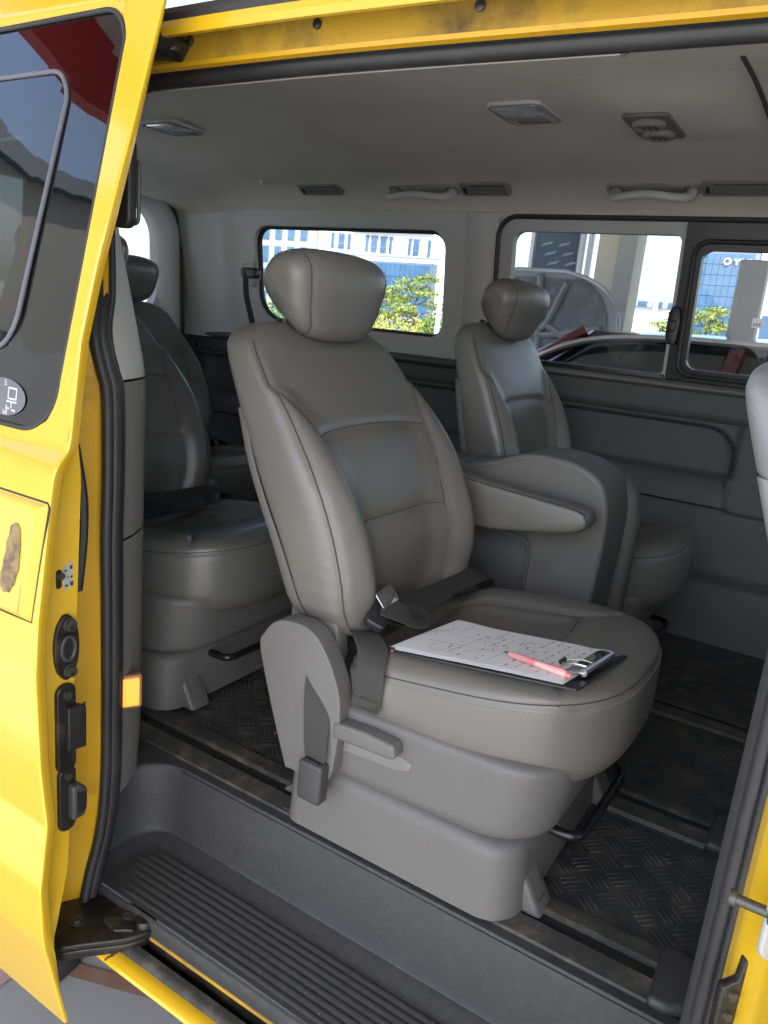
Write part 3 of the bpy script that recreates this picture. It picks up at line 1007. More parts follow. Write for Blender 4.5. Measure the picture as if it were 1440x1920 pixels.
G().grid(lambda u, v: (-1.06 + 2.2 * u, 2.305 - .028 * sin(pi * v) - .0 * u, .675 + .026 * v), 40, 8).build('window_ledge', 'trim_grey', V)

# lower panel with its recess and arm shelf
def low(u, v):
    x = -2.37 + 3.57 * u; z = .0 + .685 * v
    y = yw(z)
    # thin ledge line
    y -= .012 * ss(.600, .606, z)
    y += .005 * ss(.018, .0, abs(z - .604))
    # recess (rounded towards the front)
    dx = max(0.0, x + .36); dz = max(0.0, z - .50)
    d = .092 - hypot(dx, dz)
    if x < .36:
        rec = ss(0, .014, d) * ss(.40, .46, z) * (1 if x < -.26 else 0)
        y += .026 * rec
    # shelf
    sh = ss(-.262, -.272, x) * ss(.362, .372, z) * ss(.462, .438, z)
    y -= .036 * sh
    fr = ss(-.272, -.262, x) * ss(.352, .362, z) * ss(.604, .60, z)
    y -= .010 * fr
    return (x, y, z)
G().grid(low, 420, 150).build('lower_side_panel', 'trim_dark', V, angle=50)
G().grid(lambda u, v: (-2.36 + 1.32 * u, 2.29 - .03 * sin(pi * v), .655 + .03 * v), 30, 8).build('rear_ledge', 'trim_dark', V)
# shoulder belt with its upper anchor beside the quarter window
an = G().prism(rrect(-2.065, -1.992, .892, .930, .012, 4), 2.228, 2.266, 'y').build('belt_anchor', 'black_plastic', V, bevel=.008)
G().prism([(-2.11, .88), (-2.03, .86), (-2.005, .90), (-2.03, .955), (-2.09, .945)], 2.262, 2.285, 'y').build('anchor_recess', 'trim_light', an, bevel=.008)
G().tube(catmull([(-2.035, 2.236, .925), (-2.035, 2.228, .90), (-2.025, 2.225, .83), (-2.0, 2.225, .76), (-1.985, 2.225, .70), (-1.98, 2.22, .5)], 8), .01, n=10, flat=(.022, .003, Vector((.4, -1, 0)))).build('shoulder_belt', 'webbing', V)

# ---------------------------------------------------------------- tailgate
XB = -2.345
hb = rrect(.88, 2.105, .72, 1.118, .115, 12)
ob = rrect(.80, 2.200, .25, 1.172, .16, 12)
vs, fs = [], []
n_ = len(hb)
for k in range(9):
    t = k / 8
    for a, b in zip(ob, hb):
        y = a[0] + (b[0] - a[0]) * t; z = a[1] + (b[1] - a[1]) * t
        vs.append((XB + .045 * sin(pi * min(1, t * 1.0)) - .02 * t - .05 * (z - .7), y, z))
for b in hb:
    vs.append((XB - .06 - .05 * (b[1] - .7), b[0], b[1]))
for k in range(9):
    for q in range(n_):
        fs.append((k * n_ + q, k * n_ + (q + 1) % n_, (k + 1) * n_ + (q + 1) % n_, (k + 1) * n_ + q))
G().add(vs, fs).build('tailgate_trim', 'trim_light', V)
G().tube([(XB + .002 - .05 * (z - .7), y, z) for y, z in ob], .014, n=8, closed=True).build('tailgate_seal', 'rubber', V)
G().add([(XB - .055 - .05 * (z - .7), y, z) for y, z in hb], [tuple(range(n_))]).build('tailgate_window', 'glass_rear', V, smooth=False)
G().box(XB - .09, XB - .03, .68, 2.24, -.25, .30).build('tailgate_lower', 'trim_dark', V)
for yy0, yy1 in ((.66, .81), (2.19, 2.38)):
    G().box(XB - .10, XB - .015, yy0, yy1, .25, 1.16).build('tailgate_post', 'trim_dark', V)

# ---------------------------------------------------------------- roof, rail, seals of the door opening
RZ = [(.770, 1.152), (.82, 1.170), (.90, 1.200), (.97, 1.224), (1.1, 1.255), (1.5, 1.300), (2.0, 1.262), (2.2, 1.228), (2.30, 1.17), (2.33, 1.10)]
G().grid(lambda u, v: (-2.42 + 3.65 * u, .770 + bend(-2.42 + 3.65 * u) * (1 - v) + 1.56 * v, lerp(RZ, .770 + 1.56 * v)), 60, 40).build('roof_panel', 'yellow', V)
KR = 1.17      # the roof edge sits further in than the sill
def along(name, prof, x0, x1, m, n=60, parent=V, closed=False, bend_on=True, sag=0.0, angle=35):
    """pull a (y,z) section along the van"""
    k = len(prof)
    vs, fs = [], []
    for i in range(n):
        x = x0 + (x1 - x0) * i / (n - 1)
        b = bend(x) if bend_on else 0
        for (y, z) in prof:
            if bend_on: y, z = y * KR, .8 + (z - .8) * KR
            vs.append((x, y + b, z))
    for i in range(n - 1):
        for q in range(k if closed else k - 1):
            fs.append((i * k + q, i * k + (q + 1) % k, (i + 1) * k + (q + 1) % k, (i + 1) * k + q))
    return G().add(vs, fs).build(name, m, parent, angle=angle)
along('drip_moulding', [(.648, 1.087), (.646, 1.094), (.650, 1.101), (.662, 1.104), (.67, 1.098)], -2.4, 1.2, 'rubber')
along('roof_rail', [(.66, 1.096), (.648, 1.088), (.645, 1.080), (.648, 1.0735), (.655, 1.074), (.659, 1.080)], -2.4, 1.2, 'yellow')
along('slide_track', [(.659, 1.080), (.664, 1.098), (.690, 1.098), (.6915, 1.062)], -2.4, 1.2, 'yellow_dirty')
along('rail_lip', [(.6915, 1.0625), (.6935, 1.058), (.7005, 1.0565), (.7035, 1.061), (.706, 1.07), (.712, 1.09)], -2.4, 1.2, 'yellow_jamb')
for k in range(10):
    x = -.82 + .09 * k
    x *= KR
    g = G().lathe([(0, 0), (.006, 0), (.006, -.003), (.004, -.0045), (0, -.0045)], (x, .6905 * KR + bend(x), .8 + .282 * KR), 'y', 12)
    if k in (3, 7):
        g.build('rail_hole', 'black_plastic', V)
    elif k in (1, 5):
        g.build('rail_bolt', 'bolt', V)
# upper guide roller bracket on the door, hooked into the rail
rb = G().prism([(-.95, 1.114), (-.866, 1.104), (-.852, 1.122), (-.872, 1.142), (-.95, 1.145)], .75, .807, 'y').build('roller_bracket', 'greasy_black', V, bevel=.004)
G().lathe([(0, -.008), (.012, -.008), (.013, 0), (.012, .008), (0, .008)], (-.868, .786, 1.120), 'z', 16).build('roller', 'bolt', rb)

def seal_sweep(name, path, m='rubber', r=.0115, lips=True):
    """rubber weatherstrip: a fat bead with a second, thinner lip"""
    o = G().tube(path, r, n=12).build(name, m, V)
    return o
# one continuous weatherstrip round the opening: B pillar, roof, rear corner, C pillar
roofp = [(x, .843 + bend(x), 1.099) for x in np.linspace(.06, -.93, 30)]
corner = [(-.985, .843, 1.096), (-1.024, .838, 1.076), (-1.034, .825, 1.04), (-1.025, .805, 1.0)]
cp = [(-.975, .765, .90), (-.922, .725, .80), (-.897, 0.6990, .745), (-.888, 0.7040, .695), (-.884, 0.7100, .66), (-.882, 0.7100, .55), (-.882, 0.7080, .45), (-.883, 0.7100, .35), (-.883, 0.7105, .20), (-.884, 0.7095, .05), (-.886, 0.7000, -.04), (-.888, 0.6840, -.10), (-.884, 0.6700, -.15), (-.872, 0.6620, -.185)]
path = catmull(roofp + corner + cp, 5)
ds = seal_sweep('door_seal', path, r=.0125)
G().tube([Vector(p) + Vector((.004, -.014, -.0)) for p in path[len(roofp) * 5:]], .0085, n=10).build('seal_lip', 'rubber', ds)
G().tube([Vector(p) + Vector((-.002, .013, .0)) for p in path[len(roofp) * 5:]], .0065, n=10).build('seal_lip', 'rubber', ds)
G().tube([Vector(p) + Vector((0, -.011, .009)) for p in path[:len(roofp) * 5]], .007, n=10).build('seal_lip', 'rubber', ds)
G().tube([Vector(p) + Vector((0, .012, -.003)) for p in path[:len(roofp) * 5]], .006, n=10).build('seal_lip', 'rubber', ds)

# ---------------------------------------------------------------- rear door pillar (C): yellow jamb, grey trim in three pieces
def blean(z):       # how far the body side leans in towards the roof
    return lerp([(-.3, 0), (.70, 0), (.76, .008), (.85, .038), (.95, .078), (1.06, .125), (1.2, .17)], z)
def jamb(u, v):
    z = -.22 + 1.28 * v
    y = .598 + (.102 - .045 * ss(.0, -.16, z)) * u + blean(z)
    return (-.93 - 1.3 * blean(z) + .045 * u ** .7 + .004 * sin(9 * z), y, z)
G().grid(jamb, 14, 60).build('rear_pillar_jamb', 'yellow_jamb', V)
def pill(z0_, z1_, name, m, nz=24, lean=None):
    def f(u, v):
        z = z0_ + (z1_ - z0_) * v
        prof = [(-.884, .719), (-.886, .730), (-.898, .758), (-.918, .792), (-.936, .812), (-.956, .820), (-.99, .818), (-1.04, .80), (-1.05, .76)]
        t = u * (len(prof) - 1)
        i = min(int(t), len(prof) - 2); q = t - i
        x = prof[i][0] + (prof[i + 1][0] - prof[i][0]) * q
        y = prof[i][1] + (prof[i + 1][1] - prof[i][1]) * q
        # upper part leans with the body side and sweeps back
        w = ss(.60, 1.05, z)
        y += -.014 * ss(.66, .76, z) * (1 - u) + blean(z)
        x += -.03 * ss(.66, .80, z) * (.1 + .9 * u) - 1.45 * blean(z)
        y -= (y - blean(z) - .73) * .55 * ss(.74, 1.0, z)
        x += -.006 * ss(.1, .0, z)
        return (x, y, z)
    return G().grid(f, 25, nz).build(name, m, V)
pill(.004, .440, 'pillar_trim_lower', 'trim_grey')
pill(.4435, .676, 'pillar_trim_middle', 'trim_grey')
pill(.6795, 1.06, 'pillar_trim_upper', 'trim_light')
# lit amber courtesy lamp on the lower trim
al = G().prism(rrect(-.019, .019, -.029, .029, .005, 4), -.004, .006, 'z').build('courtesy_lamp', 'amber_frame', V, bevel=.002)
G().prism(rrect(-.0145, .0145, -.024, .024, .003, 3), .004, .009, 'z').build('lens', 'amber_lamp', al, bevel=.002)
al.location = (-.8895, .748, .187)
al.rotation_euler = Matrix((( .866, 0, .5), (-.5 * 0 - .0, 0, 0), (0, 0, 0))).to_euler() if False else (radians(90), 0, radians(60 - 0))

# near rear side wall (behind the slid-back door)
hn = rrect(-2.20, -1.12, .72, 1.02, .05, 10)
def yn_(x, z): return lerp([(-.25, .67), (.3, .665), (.6, .675), (.75, .70), (.95, .77), (1.15, .85)], z)
plate('rear_side_trim', hn, (-2.36, -1.03, -.02, 1.12), 'trim_grey', lambda x, z: yn_(x, z) + .03, -.02)
plate('rear_quarter_panel', hn, (-2.42, -.96, -.30, 1.14), 'yellow', lambda x, z: yn_(x, z) - .012, .02)
G().add([(x, yn_(x, z) - .002, z) for x, z in hn], [tuple(range(len(hn)))]).build('rear_side_window', 'glass_tint', V, smooth=False)

# ---------------------------------------------------------------- front door pillar (B)
def bp(u, v):
    z = -.24 + 1.30 * v
    prof = [(-.030, .86), (-.028, .78), (-.022, .715), (-.0165, .690)]
    t = u * 3; i = min(int(t), 2); q = t - i
    return (prof[i][0] + (prof[i + 1][0] - prof[i][0]) * q, prof[i][1] + (prof[i + 1][1] - prof[i][1]) * q + blean(z), z)
G().grid(bp, 10, 30).build('front_pillar_trim', 'trim_dark', V)
sb = G().tube([(-.0085, .664 + blean(z), z) for z in np.linspace(-.22, 1.05, 50)], .0085, n=14).build('pillar_seal', 'rubber', V)
G().tube([(-.0005, .652 + blean(z), z) for z in np.linspace(-.22, 1.05, 50)], .0045, n=10).build('seal_lip', 'rubber', sb)
def by(u, v):
    z = -.26 + 1.36 * v
    prof = [(-.002, .668), (.001, .645), (.006, .632), (.018, .618), (.030, .606), (.040, .590), (.045, .572), (.060, .566), (.10, .563), (.22, .560), (.9, .56)]
    t = u * (len(prof) - 1); i = min(int(t), len(prof) - 2); q = t - i
    return (prof[i][0] + (prof[i + 1][0] - prof[i][0]) * q, prof[i][1] + (prof[i + 1][1] - prof[i][1]) * q + blean(z), z)
fp = G().grid(by, 41, 60).build('front_pillar_panel', 'yellow', V)
fw_ = rrect(.17, .84, .66, 1.06, .05, 8)
fdw = G().add([(x, .556 + blean(z) - (.004 if x > .2 else .0065), z) for x, z in fw_], [tuple(range(len(fw_)))]).build('front_door_window', 'frit', V, smooth=False)
G().tube([(x, .556 + blean(z) - .003, z) for x, z in fw_], .005, n=8, closed=True).build('window_seal', 'rubber', fdw)
# guide pin with its base plate, and the contact plate below it
pn = G().lathe([(0, -.034), (.0062, -.034), (.0068, -.031), (.0066, -.029), (.0044, -.0285), (.0044, -.006), (.0085, -.005), (.0095, 0), (0, 0)], (.026, .594, .386), 'x', 18).build('guide_pin', 'bolt', V)
pl = G().prism([(p[0], p[1]) for p in rrect(-.014, .014, -.042, .028, .012, 5)], -.004, .002, 'z').build('pin_plate', 'label_silver', V, bevel=.002)
pl.location = (.030, .600, .386); pl.rotation_euler = (radians(90), 0, radians(45))
cpz = [( -.012, -.075), (.014, -.075), (.017, .045), (.012, .062), (.002, .062), (.0, .042), (-.014, .036)]
ct = G().prism(cpz, -.003, .006, 'z').build('contact_plate', 'greasy_black', V, bevel=.002)
ct.location = (.010, .622, .255); ct.rotation_euler = (radians(90), 0, radians(40))
for k in range(5):
    b = G().lathe([(0, 0), (.0045, 0), (.004, .003), (0, .003)], (-.004, -.055 + .021 * k, .006), 'z', 10).build('contact_stud', 'bolt', ct)

# ---------------------------------------------------------------- floor, rails, step
fl = G().grid(lambda u, v: (-2.34 + 3.6 * u, .845 + 1.37 * v, 0), 20, 12).build('floor_mat', 'mat_rubber', V, smooth=False)
# raised tread bars of the mat, in groups of four that alternate in direction
g = G()
P_ = .046
def in_rail(y):
    return any(abs(y - c) < .062 for c in (.917, 1.290, 1.720))
CP = .0385
rb_ = random.Random(5)
for i in range(-70, 70):
    for j in range(-70, 70):
        cx_, cy_ = (i + j) * CP / sqrt(2), 1.4 + (i - j) * CP / sqrt(2)
        if in_rail(cy_) or cx_ > .10 or cx_ < -1.32 or cy_ > 2.18 or cy_ < .868: continue
        a = pi / 4 if (i + j) % 2 == 0 else -pi / 4
        for k in range(4):
            o_ = (k - 1.5) * .0086
            L = .0172 if k in (1, 2) else .0155
            dx, dy = cos(a), sin(a)
            mx, my = cx_ - dy * o_, cy_ + dx * o_
            w = .0022
            h = .0019 * rb_.uniform(.35, 1.1)
            v = []
            for (s1, s2, zz, sc) in ((-1, -1, 0, 1), (1, -1, 0, 1), (1, 1, 0, 1), (-1, 1, 0, 1), (-1, -1, h, .5), (1, -1, h, .5), (1, 1, h, .5), (-1, 1, h, .5)):
                l_ = L * s1 * (1 if zz == 0 else .86)
                w_ = w * s2 * sc
                v.append((mx + dx * l_ - dy * w_, my + dy * l_ + dx * w_, zz + .0002))
            g.add(v, [(4, 5, 6, 7), (0, 1, 5, 4), (1, 2, 6, 5), (2, 3, 7, 6), (3, 0, 4, 7)])
tb = g.build('tread_bars', 'mat_rubber', fl, angle=0)
tb['kind'] = 'stuff'
def rail(yc, x0, x1):
    r = along('seat_rail', [(yc - .054, .0), (yc - .050, .0085), (yc - .016, .0105), (yc - .0125, .009), (yc - .012, .002), (yc + .012, .002), (yc + .0125, .009), (yc + .016, .0105), (yc + .046, .0085), (yc + .050, 0)], x0, x1, 'rail_dusty', n=12, bend_on=False, parent=fl, angle=20)
    s_ = G().box(x0, x1 - .004, yc - .0118, yc + .0118, .0022, .0030).build('rail_slot', 'black_plastic', fl)
    G().box(x0, x1, yc - .059, yc - .0545, .0004, .0016).build('rail_gap', 'seam', fl)
    # rounded end cap
    pr_ = [(x1 - .001, yc - .056), (x1 + .022, yc - .056), (x1 + .045, yc - .046), (x1 + .056, yc - .020), (x1 + .056, yc + .016), (x1 + .044, yc + .042), (x1 + .022, yc + .052), (x1 - .001, yc + .052)]
    G().prism(pr_, .0005, .019, 'z').build('rail_end_cap', 'mat_rubber' if False else 'buckle_plastic', fl, bevel=.008, seg=4)
rail(.917, -2.2, -.072)
rail(1.290, -2.2, -.068)
rail(1.720, -2.2, -.055)
# crumbs and grit left on the floor
g = G()
rc = random.Random(11)
for k in range(130):
    x, y = rc.uniform(-1.2, .0), rc.uniform(.86, 1.35)
    zt_ = .0115 if abs(y - .917) < .05 or abs(y - 1.29) < .05 else .0022
    if rc.random() < .3:
        y = rc.uniform(.70, .80); zt_ = -.125
    s_ = rc.uniform(.0006, .0021)
    a_ = rc.uniform(0, 3)
    g.add([(x + s_ * cos(a_), y + s_ * sin(a_), zt_), (x - s_ * .8, y + s_ * .5, zt_), (x + s_ * .2, y - s_ * .7, zt_), (x, y, zt_ + s_ * .8)], [(0, 1, 2), (0, 1, 3), (1, 2, 3), (2, 0, 3)])
cr = g.build('crumbs', 'crumb', fl, smooth=False)
cr['kind'] = 'stuff'
# stepped seam pieces where the front mat laps the rail
G().box(-.66, -.60, .868, .90, .0106, .013).build('rail_joint', 'rail_dusty', fl, bevel=.001)

# step well: a moulded tray, deeper between its ends
def sdf(x, y):          # inside distance of the well outline (positive inside)
    x0, x1, y1, r = -.935, 1.2, .846, .075
    dx = min(x - x0, x1 - x); dy = y1 - y
    if dx < r and dy < r:
        return r - hypot(r - dx, r - dy)
    return min(dx, dy)
def step(u, v):
    x = -.985 + 1.6 * u; y = .866 - .181 * v
    # edge of the tray leaves at an angle at the rear end
    d = sdf(x, y)
    z = .0045 - .120 * ss(-.004, .017, d) - .010 * ss(.010, .05, d)
    z -= .0035 * ss(.0, -.012, d) * 0
    rid = ss(-.865, -.835, x + .02 * sin(60 * y)) * ss(.800, .794, y) * ss(.692, .696, y)
    z += rid * .0019 * (.5 + .5 * cos(2 * pi * (y - .698) / .0131)) ** .6
    z += .002 * sin(7 * x) * ss(.02, .05, d)
    return (x, y, z)
st = G().grid(step, 330, 240).build('step_tray', 'step_plastic', V, angle=0)
along('step_edge', [(.686, -.1295), (.682, -.1315), (.6805, -.136), (.6805, -.158), (.684, -.160)], -.90, 1.2, 'step_plastic', bend_on=False)
along('step_lip', [(.686, -.156), (.679, -.157), (.6775, -.160), (.679, -.163)], -.93, 1.2, 'yellow_dirty', bend_on=False)
along('lower_track', [(.679, -.162), (.679, -.20), (.662, -.20), (.662, -.164)], -.97, 1.2, 'greasy_black', bend_on=False)
along('scuff_strip', [(.6625, -.166), (.6615, -.1625), (.652, -.161), (.6475, -.1615), (.642, -.1645), (.6395, -.169)], -.97, 1.2, 'rail_dusty', bend_on=False)
sill = along('sill', [(.6405, -.1665), (.634, -.1655), (.626, -.1668), (.6205, -.170), (.6185, -.1745), (.621, -.180), (.635, -.190), (.68, -.215)], -.985, 1.2, 'yellow', bend_on=False)
# rusty crack across the sill
pts = catmull([(-.778, .6385, -.1662), (-.776, .634, -.1650), (-.780, .630, -.1652), (-.777, .628, -.1658), (-.781, .624, -.1672), (-.784, .6195, -.1718)], 4)
G().tube(pts, [.0011 + .0009 * abs(sin(i * 1.9)) for i in range(len(pts))], n=6).build('rust_crack', 'rust', sill)
# inner end of the sill, under the rear pillar
G().grid(lambda u, v: (-.985 + .10 * u, .622 + .07 * v, -.225 + .06 * u * v), 8, 8).build('sill_end', 'yellow_jamb', V)
# underside and front bulkhead so the cabin is closed
G().box(-2.40, 1.2, .90, 2.25, -.32, -.24).build('underbody', 'greasy_black', V)
G().box(1.16, 1.24, .70, 2.28, -.2, .62).build('dashboard', 'trim_dark', V, bevel=.03)
G().add([(1.24, .72, .62), (1.24, 2.26, .62), (.95, 2.2, 1.16), (.95, .80, 1.16)], [(0, 1, 2, 3)]).build('windscreen', 'glass_clear', V, smooth=False)
# ================================================================== the slid-back side door (part of the van)
DY0 = [(-.246, .560), (-.17, .545), (-.09, .529), (-.064, .5265), (.006, .524), (.103, .536), (.19, .528), (.325, .524), (.398, .529), (.544, .548), (.580, .554), (.594, .562), (.606, .573), (.62, .577), (.738, .592), (.825, .614), (.981, .662), (1.137, .708), (1.30, .757)]
DYI = [(-.246, .566), (-.217, .566), (-.11, .560), (-.008, .582), (.132, .590), (.3, .596), (.42, .602), (.54, .607), (.63, .612), (.743, .626), (.956, .683), (1.144, .728), (1.30, .778)]
def lin(tab, x):
    return float(np.interp(x, [t[0] for t in tab], [t[1] for t in tab]))
def dsk(x, z):
    return lin(DY0, z) + .010 * ss(-1.0, -2.0, x) 
# opening for the glass, drawn on the skin
def win_outline(grow=0.0, x_front=-.828, x_back=-1.80, z0=.618, z1=1.142, r=.07):
    pts = rrect(x_back - grow, x_front + grow, z0 - grow, z1 + grow, (.05, r, .045, .05), 12)
    return [(x - .03 * ss(1.0, 1.14, z) - .004 * ss(.96, .8, z) * 0, z) for x, z in pts]
hole = win_outline()
zt, zb, xf_, xb_ = 1.27, -.246, -.800, -1.92
# skin below and above the window as a fine grid, with a ring round the opening
g = G()
def skin(u, v):
    z = zb + (.613 - zb) * v
    return (xb_ + (xf_ - xb_) * u, dsk(xb_ + (xf_ - xb_) * u, z), z)
g.grid(skin, 60, 170)
outer = rect_match(hole, xb_, xf_, .613, zt)
n_ = len(hole); K = 14
vs, fs = [], []
for k in range(K + 1):
    t = k / K
    for a, b in zip(outer, hole):
        x = a[0] + (b[0] - a[0]) * t; z = a[1] + (b[1] - a[1]) * t
        vs.append((x, dsk(x, z) + .004 * ss(.93, 1.0, t), z))
for (x, z) in hole:
    vs.append((x, dsk(x, z) + .012, z))
for k in range(K + 1):
    for q in range(n_):
        fs.append((k * n_ + q, k * n_ + (q + 1) % n_, (k + 1) * n_ + (q + 1) % n_, (k + 1) * n_ + q))
g.add(vs, fs)
door = g.build('sliding_door', 'yellow', V, angle=25)
D = door
# hem and jamb face of the front edge
def edge(u, v):
    z = zb + (zt - zb) * v
    y0, yi = lin(DY0, z), lin(DYI, z) + .007 * ss(.62, .55, z) * ss(-.2, -.08, z)
    w = yi - y0
    hem = min(.016, w * .5) + .010 * ss(.58, .40, z) * 0
    st_ = .5 if w < .03 else .012 / w
    prof = [(-.800, y0), (-.7968, y0 + .0016), (-.797, y0 + .005), (-.800, y0 + hem * .9), (-.803, y0 + hem), (-.818, y0 + hem + .0015), (-.8225, y0 + hem + .004 * min(1, w / .05)), (-.8245, y0 + hem + (w - hem) * .6), (-.8235, yi - .003), (-.827, yi), (-.845, yi + .004), (-.90, yi + .006)]
    t = u * (len(prof) - 1); i = min(int(t + 1e-9), len(prof) - 2); q = t - i
    a, b = prof[i], prof[i + 1]
    return (a[0] + (b[0] - a[0]) * q, a[1] + (b[1] - a[1]) * q, z)
G().grid(edge, 34, 200).build('door_edge', 'yellow', D, angle=25)
# inner face of the door
G().grid(lambda u, v: (-.89 - 1.02 * u, lin(DYI, zb + (.62 - zb) * v) + .006, zb + (.62 - zb) * v), 20, 40).build('inner_panel', 'trim_grey', D)
# bottom fold
G().grid(lambda u, v: (-.83 - 1.07 * u, .560 + .012 * v, -.245 + .012 * v), 10, 4).build('bottom_flange', 'yellow_jamb', D)
# fixed tinted glass, its black printed border and the inner slider
gl = G().add([(x, dsk(x, z) + .0055, z) for x, z in hole], [])
C_ = (-1.3, .88)
def fan(outl, off, name, m, inner=None, parent=D):
    n = len(outl)
    K = 10
    vs, fs = [], []
    rings = K + 1
    for k in range(rings):
        t = k / K
        for q, (x, z) in enumerate(outl):
            if inner is None:
                a, b = C_[0] + (x - C_[0]) * (1 - t * .999), C_[1] + (z - C_[1]) * (1 - t * .999)
            else:
                a, b = x + (inner[q][0] - x) * t, z + (inner[q][1] - z) * t
            vs.append((a, dsk(a, b) + off, b))
    for k in range(K):
        for q in range(n):
            fs.append((k * n + q, k * n + (q + 1) % n, (k + 1) * n + (q + 1) % n, (k + 1) * n + q))
    return G().add(vs, fs).build(name, m, parent, angle=0)
fan(hole, .0060, 'window_glass', 'glass_door')
def inner_outline(x1, z0, z1, r):
    return [(x - .012 * ss(.99, 1.06, z), z) for x, z in rrect(-1.70, x1, z0, z1, (.04, r, r * .8, .04), 12)]
iw = inner_outline(-.934, .712, 1.070, .05)
fan(hole, .0105, 'glass_border', 'frit', inner=iw)
G().tube([(x, dsk(x, z) + .0045, z) for x, z in iw], .0030, n=8, closed=True).build('slider_frame', 'sticker', D)
G().tube([(x, dsk(x, z) + .0040, z) for x, z in win_outline(-.002)], .0032, n=8, closed=True).build('window_seal', 'rubber', D)
iw2 = inner_outline(-.958, .735, 1.048, .045)
fan(iw, .016, 'slider_border', 'frit', inner=iw2)
fan(iw2, .018, 'slider_glass', 'glass_tint')
# round sticker with partial lettering on the lower corner of the glass
sx, sz = -.945, .654
sk_ = G().add([(sx + .047 * cos(a), dsk(sx + .047 * cos(a), sz + .024 * sin(a)) + .0045, sz + .024 * sin(a)) for a in np.linspace(0, 2 * pi, 40)[:-1]], [tuple(range(39))]).build('round_sticker', 'sticker', D, smooth=False)
def strokes(name, segs, ox, oz, sx_, sz_, w, m, parent, off):
    """flat printed strokes: segs in a unit box, (x right, z up)"""
    g = G()
    for (a, b, c, d) in segs:
        p, q = Vector((ox + a * sx_, 0, oz + b * sz_)), Vector((ox + c * sx_, 0, oz + d * sz_))
        t = (q - p).normalized(); nn = Vector((-t.z, 0, t.x)) * w / 2
        e = t * w * .35
        pts = [p - e - nn, q + e - nn, q + e + nn, p - e + nn]
        g.add([(v.x, dsk(v.x, v.z) + off, v.z) for v in pts], [(0, 1, 2, 3)])
    return g.build(name, m, parent, smooth=False)
# a square O above an H-like glyph, lying on its side, with small figures above and below
strokes('lettering', [(0, .55, 1, .55), (0, 1, 1, 1), (0, .55, 0, 1), (1, .55, 1, 1), (-.15, .42, 1.05, .42), (.45, .42, .45, .18), (-.15, .12, .2, .12), (.55, .08, .95, .06), (-.15, .12, -.15, .25)], -.934, .6365, .017, .030, .0022, 'white_print', sk_, .0040)
strokes('lettering', [(0, 0, .7, 0), (.7, 0, .7, .5), (.7, .5, 0, .5), (0, .5, 0, 1), (0, 1, .7, 1)], -.9435, .6695, .0050, .0058, .0011, 'white_print', sk_, .0040)
strokes('lettering', [(0, 0, .7, 0), (.7, 0, .7, 1), (.7, 1, 0, 1), (0, 1, 0, 0), (0, .5, .7, .5), (-1.1, 0, -.4, 0), (-.4, 0, -.4, .5), (-.4, .5, -1.1, .5), (-1.1, 0, -1.1, 1)], -.9375, .6325, .0046, .0052, .0011, 'white_print', sk_, .0040)
# pull-handle plate with a worn patch of old adhesive
hp = []
def hplate(u, v):
    x = -1.06 + (.258) * u
    x -= .008 * (1 - v) * 1.0 if u > .9 else 0
    z = .397 + .146 * v
    e = min(1, min(v, 1 - v, ) / .035)
    e2 = min(1, (1 - u) / .03)
    return (x, dsk(x, z) - .006 * sqrt(max(0, 1 - (1 - e) ** 2)) * sqrt(max(0, 1 - (1 - e2) ** 2)) + .001, z)
hpl = G().grid(hplate, 60, 60).build('handle_plate', 'yellow', D, angle=60)
gp = [(-1.06, .5455), (-.80, .5455), (-.797, .54), (-.803, .47), (-.8085, .3945), (-.86, .3935), (-1.06, .3935)]
G().tube([(x, dsk(x, z) + .0006, z) for x, z in gp], .0016, n=6).build('gap_line', 'seam', D)
wn = [(-.846, .511), (-.838, .500), (-.836, .470), (-.839, .445), (-.847, .428), (-.858, .422), (-.869, .427), (-.871, .445), (-.866, .465), (-.863, .49), (-.858, .508)]
wn = [(p.x, p.y) for p in catmull([(a, b, 0) for a, b in wn], 5, True)]
wn = [(x + .0012 * sin(.9 * i) * sin(.37 * i), z + .0012 * cos(1.3 * i)) for i, (x, z) in enumerate(wn)]
G().add([(x, dsk(x, z) - .0062, z) for x, z in wn], [tuple(range(len(wn)))]).build('worn_patch', 'worn_glue', hpl, smooth=False)
# lower body crease shadow line
# ---- fittings on the jamb face (x about -0.815)
XJ = -.8245
def on_jamb(o, y, z, rx=0):
    o.location = (XJ, y, z)
    return o
def jprism(poly, h, name, m, parent, y, z, bevel=.002, h0=-.002):
    """outline in (y,z) raised from the jamb face towards +X"""
    g = G().prism(poly, h0, h, 'x')
    o = g.build(name, m, parent, bevel=bevel)
    return on_jamb(o, y, z)
ov = [(.019 * cos(a) * (1.0 if abs(sin(a)) < .8 else .9), .047 * sin(a)) for a in np.linspace(0, 2 * pi, 28)[:-1]]
la = jprism(ov, .006, 'latch_socket', 'greasy_black', D, .5865, .338, .002)
for zz in (-.033, .033):
    G().lathe([(0, .004), (.0095, .004), (.0095, .008), (.0075, .0085), (.0075, .014), (.0045, .0145), (.0045, .010), (0, .010)], (0, .002, zz), 'x', 16).build('bolt', 'bolt', la)
hl_ = [(.010 * cos(a), .017 * sin(a)) for a in np.linspace(0, 2 * pi, 20)[:-1]]
G().tube([(.008, y, z) for y, z in hl_], .0028, n=8, closed=True).build('socket_rim', 'buckle_plastic', la)
G().add([(.0066, y * .95, z * .95) for y, z in hl_], [tuple(range(len(hl_)))]).build('socket_hole', 'black_plastic', la, smooth=False)
cn = jprism(rrect(-.015, .015, -.068, .066, .014, 5), .007, 'contact_block', 'greasy_black', D, .584, .220, .003)
G().prism([(-.004, -.030), (.024, -.034), (.024, .028), (.012, .034), (-.004, .034)], .002, .016, 'x').build('contact_housing', 'black_plastic', cn, bevel=.002)
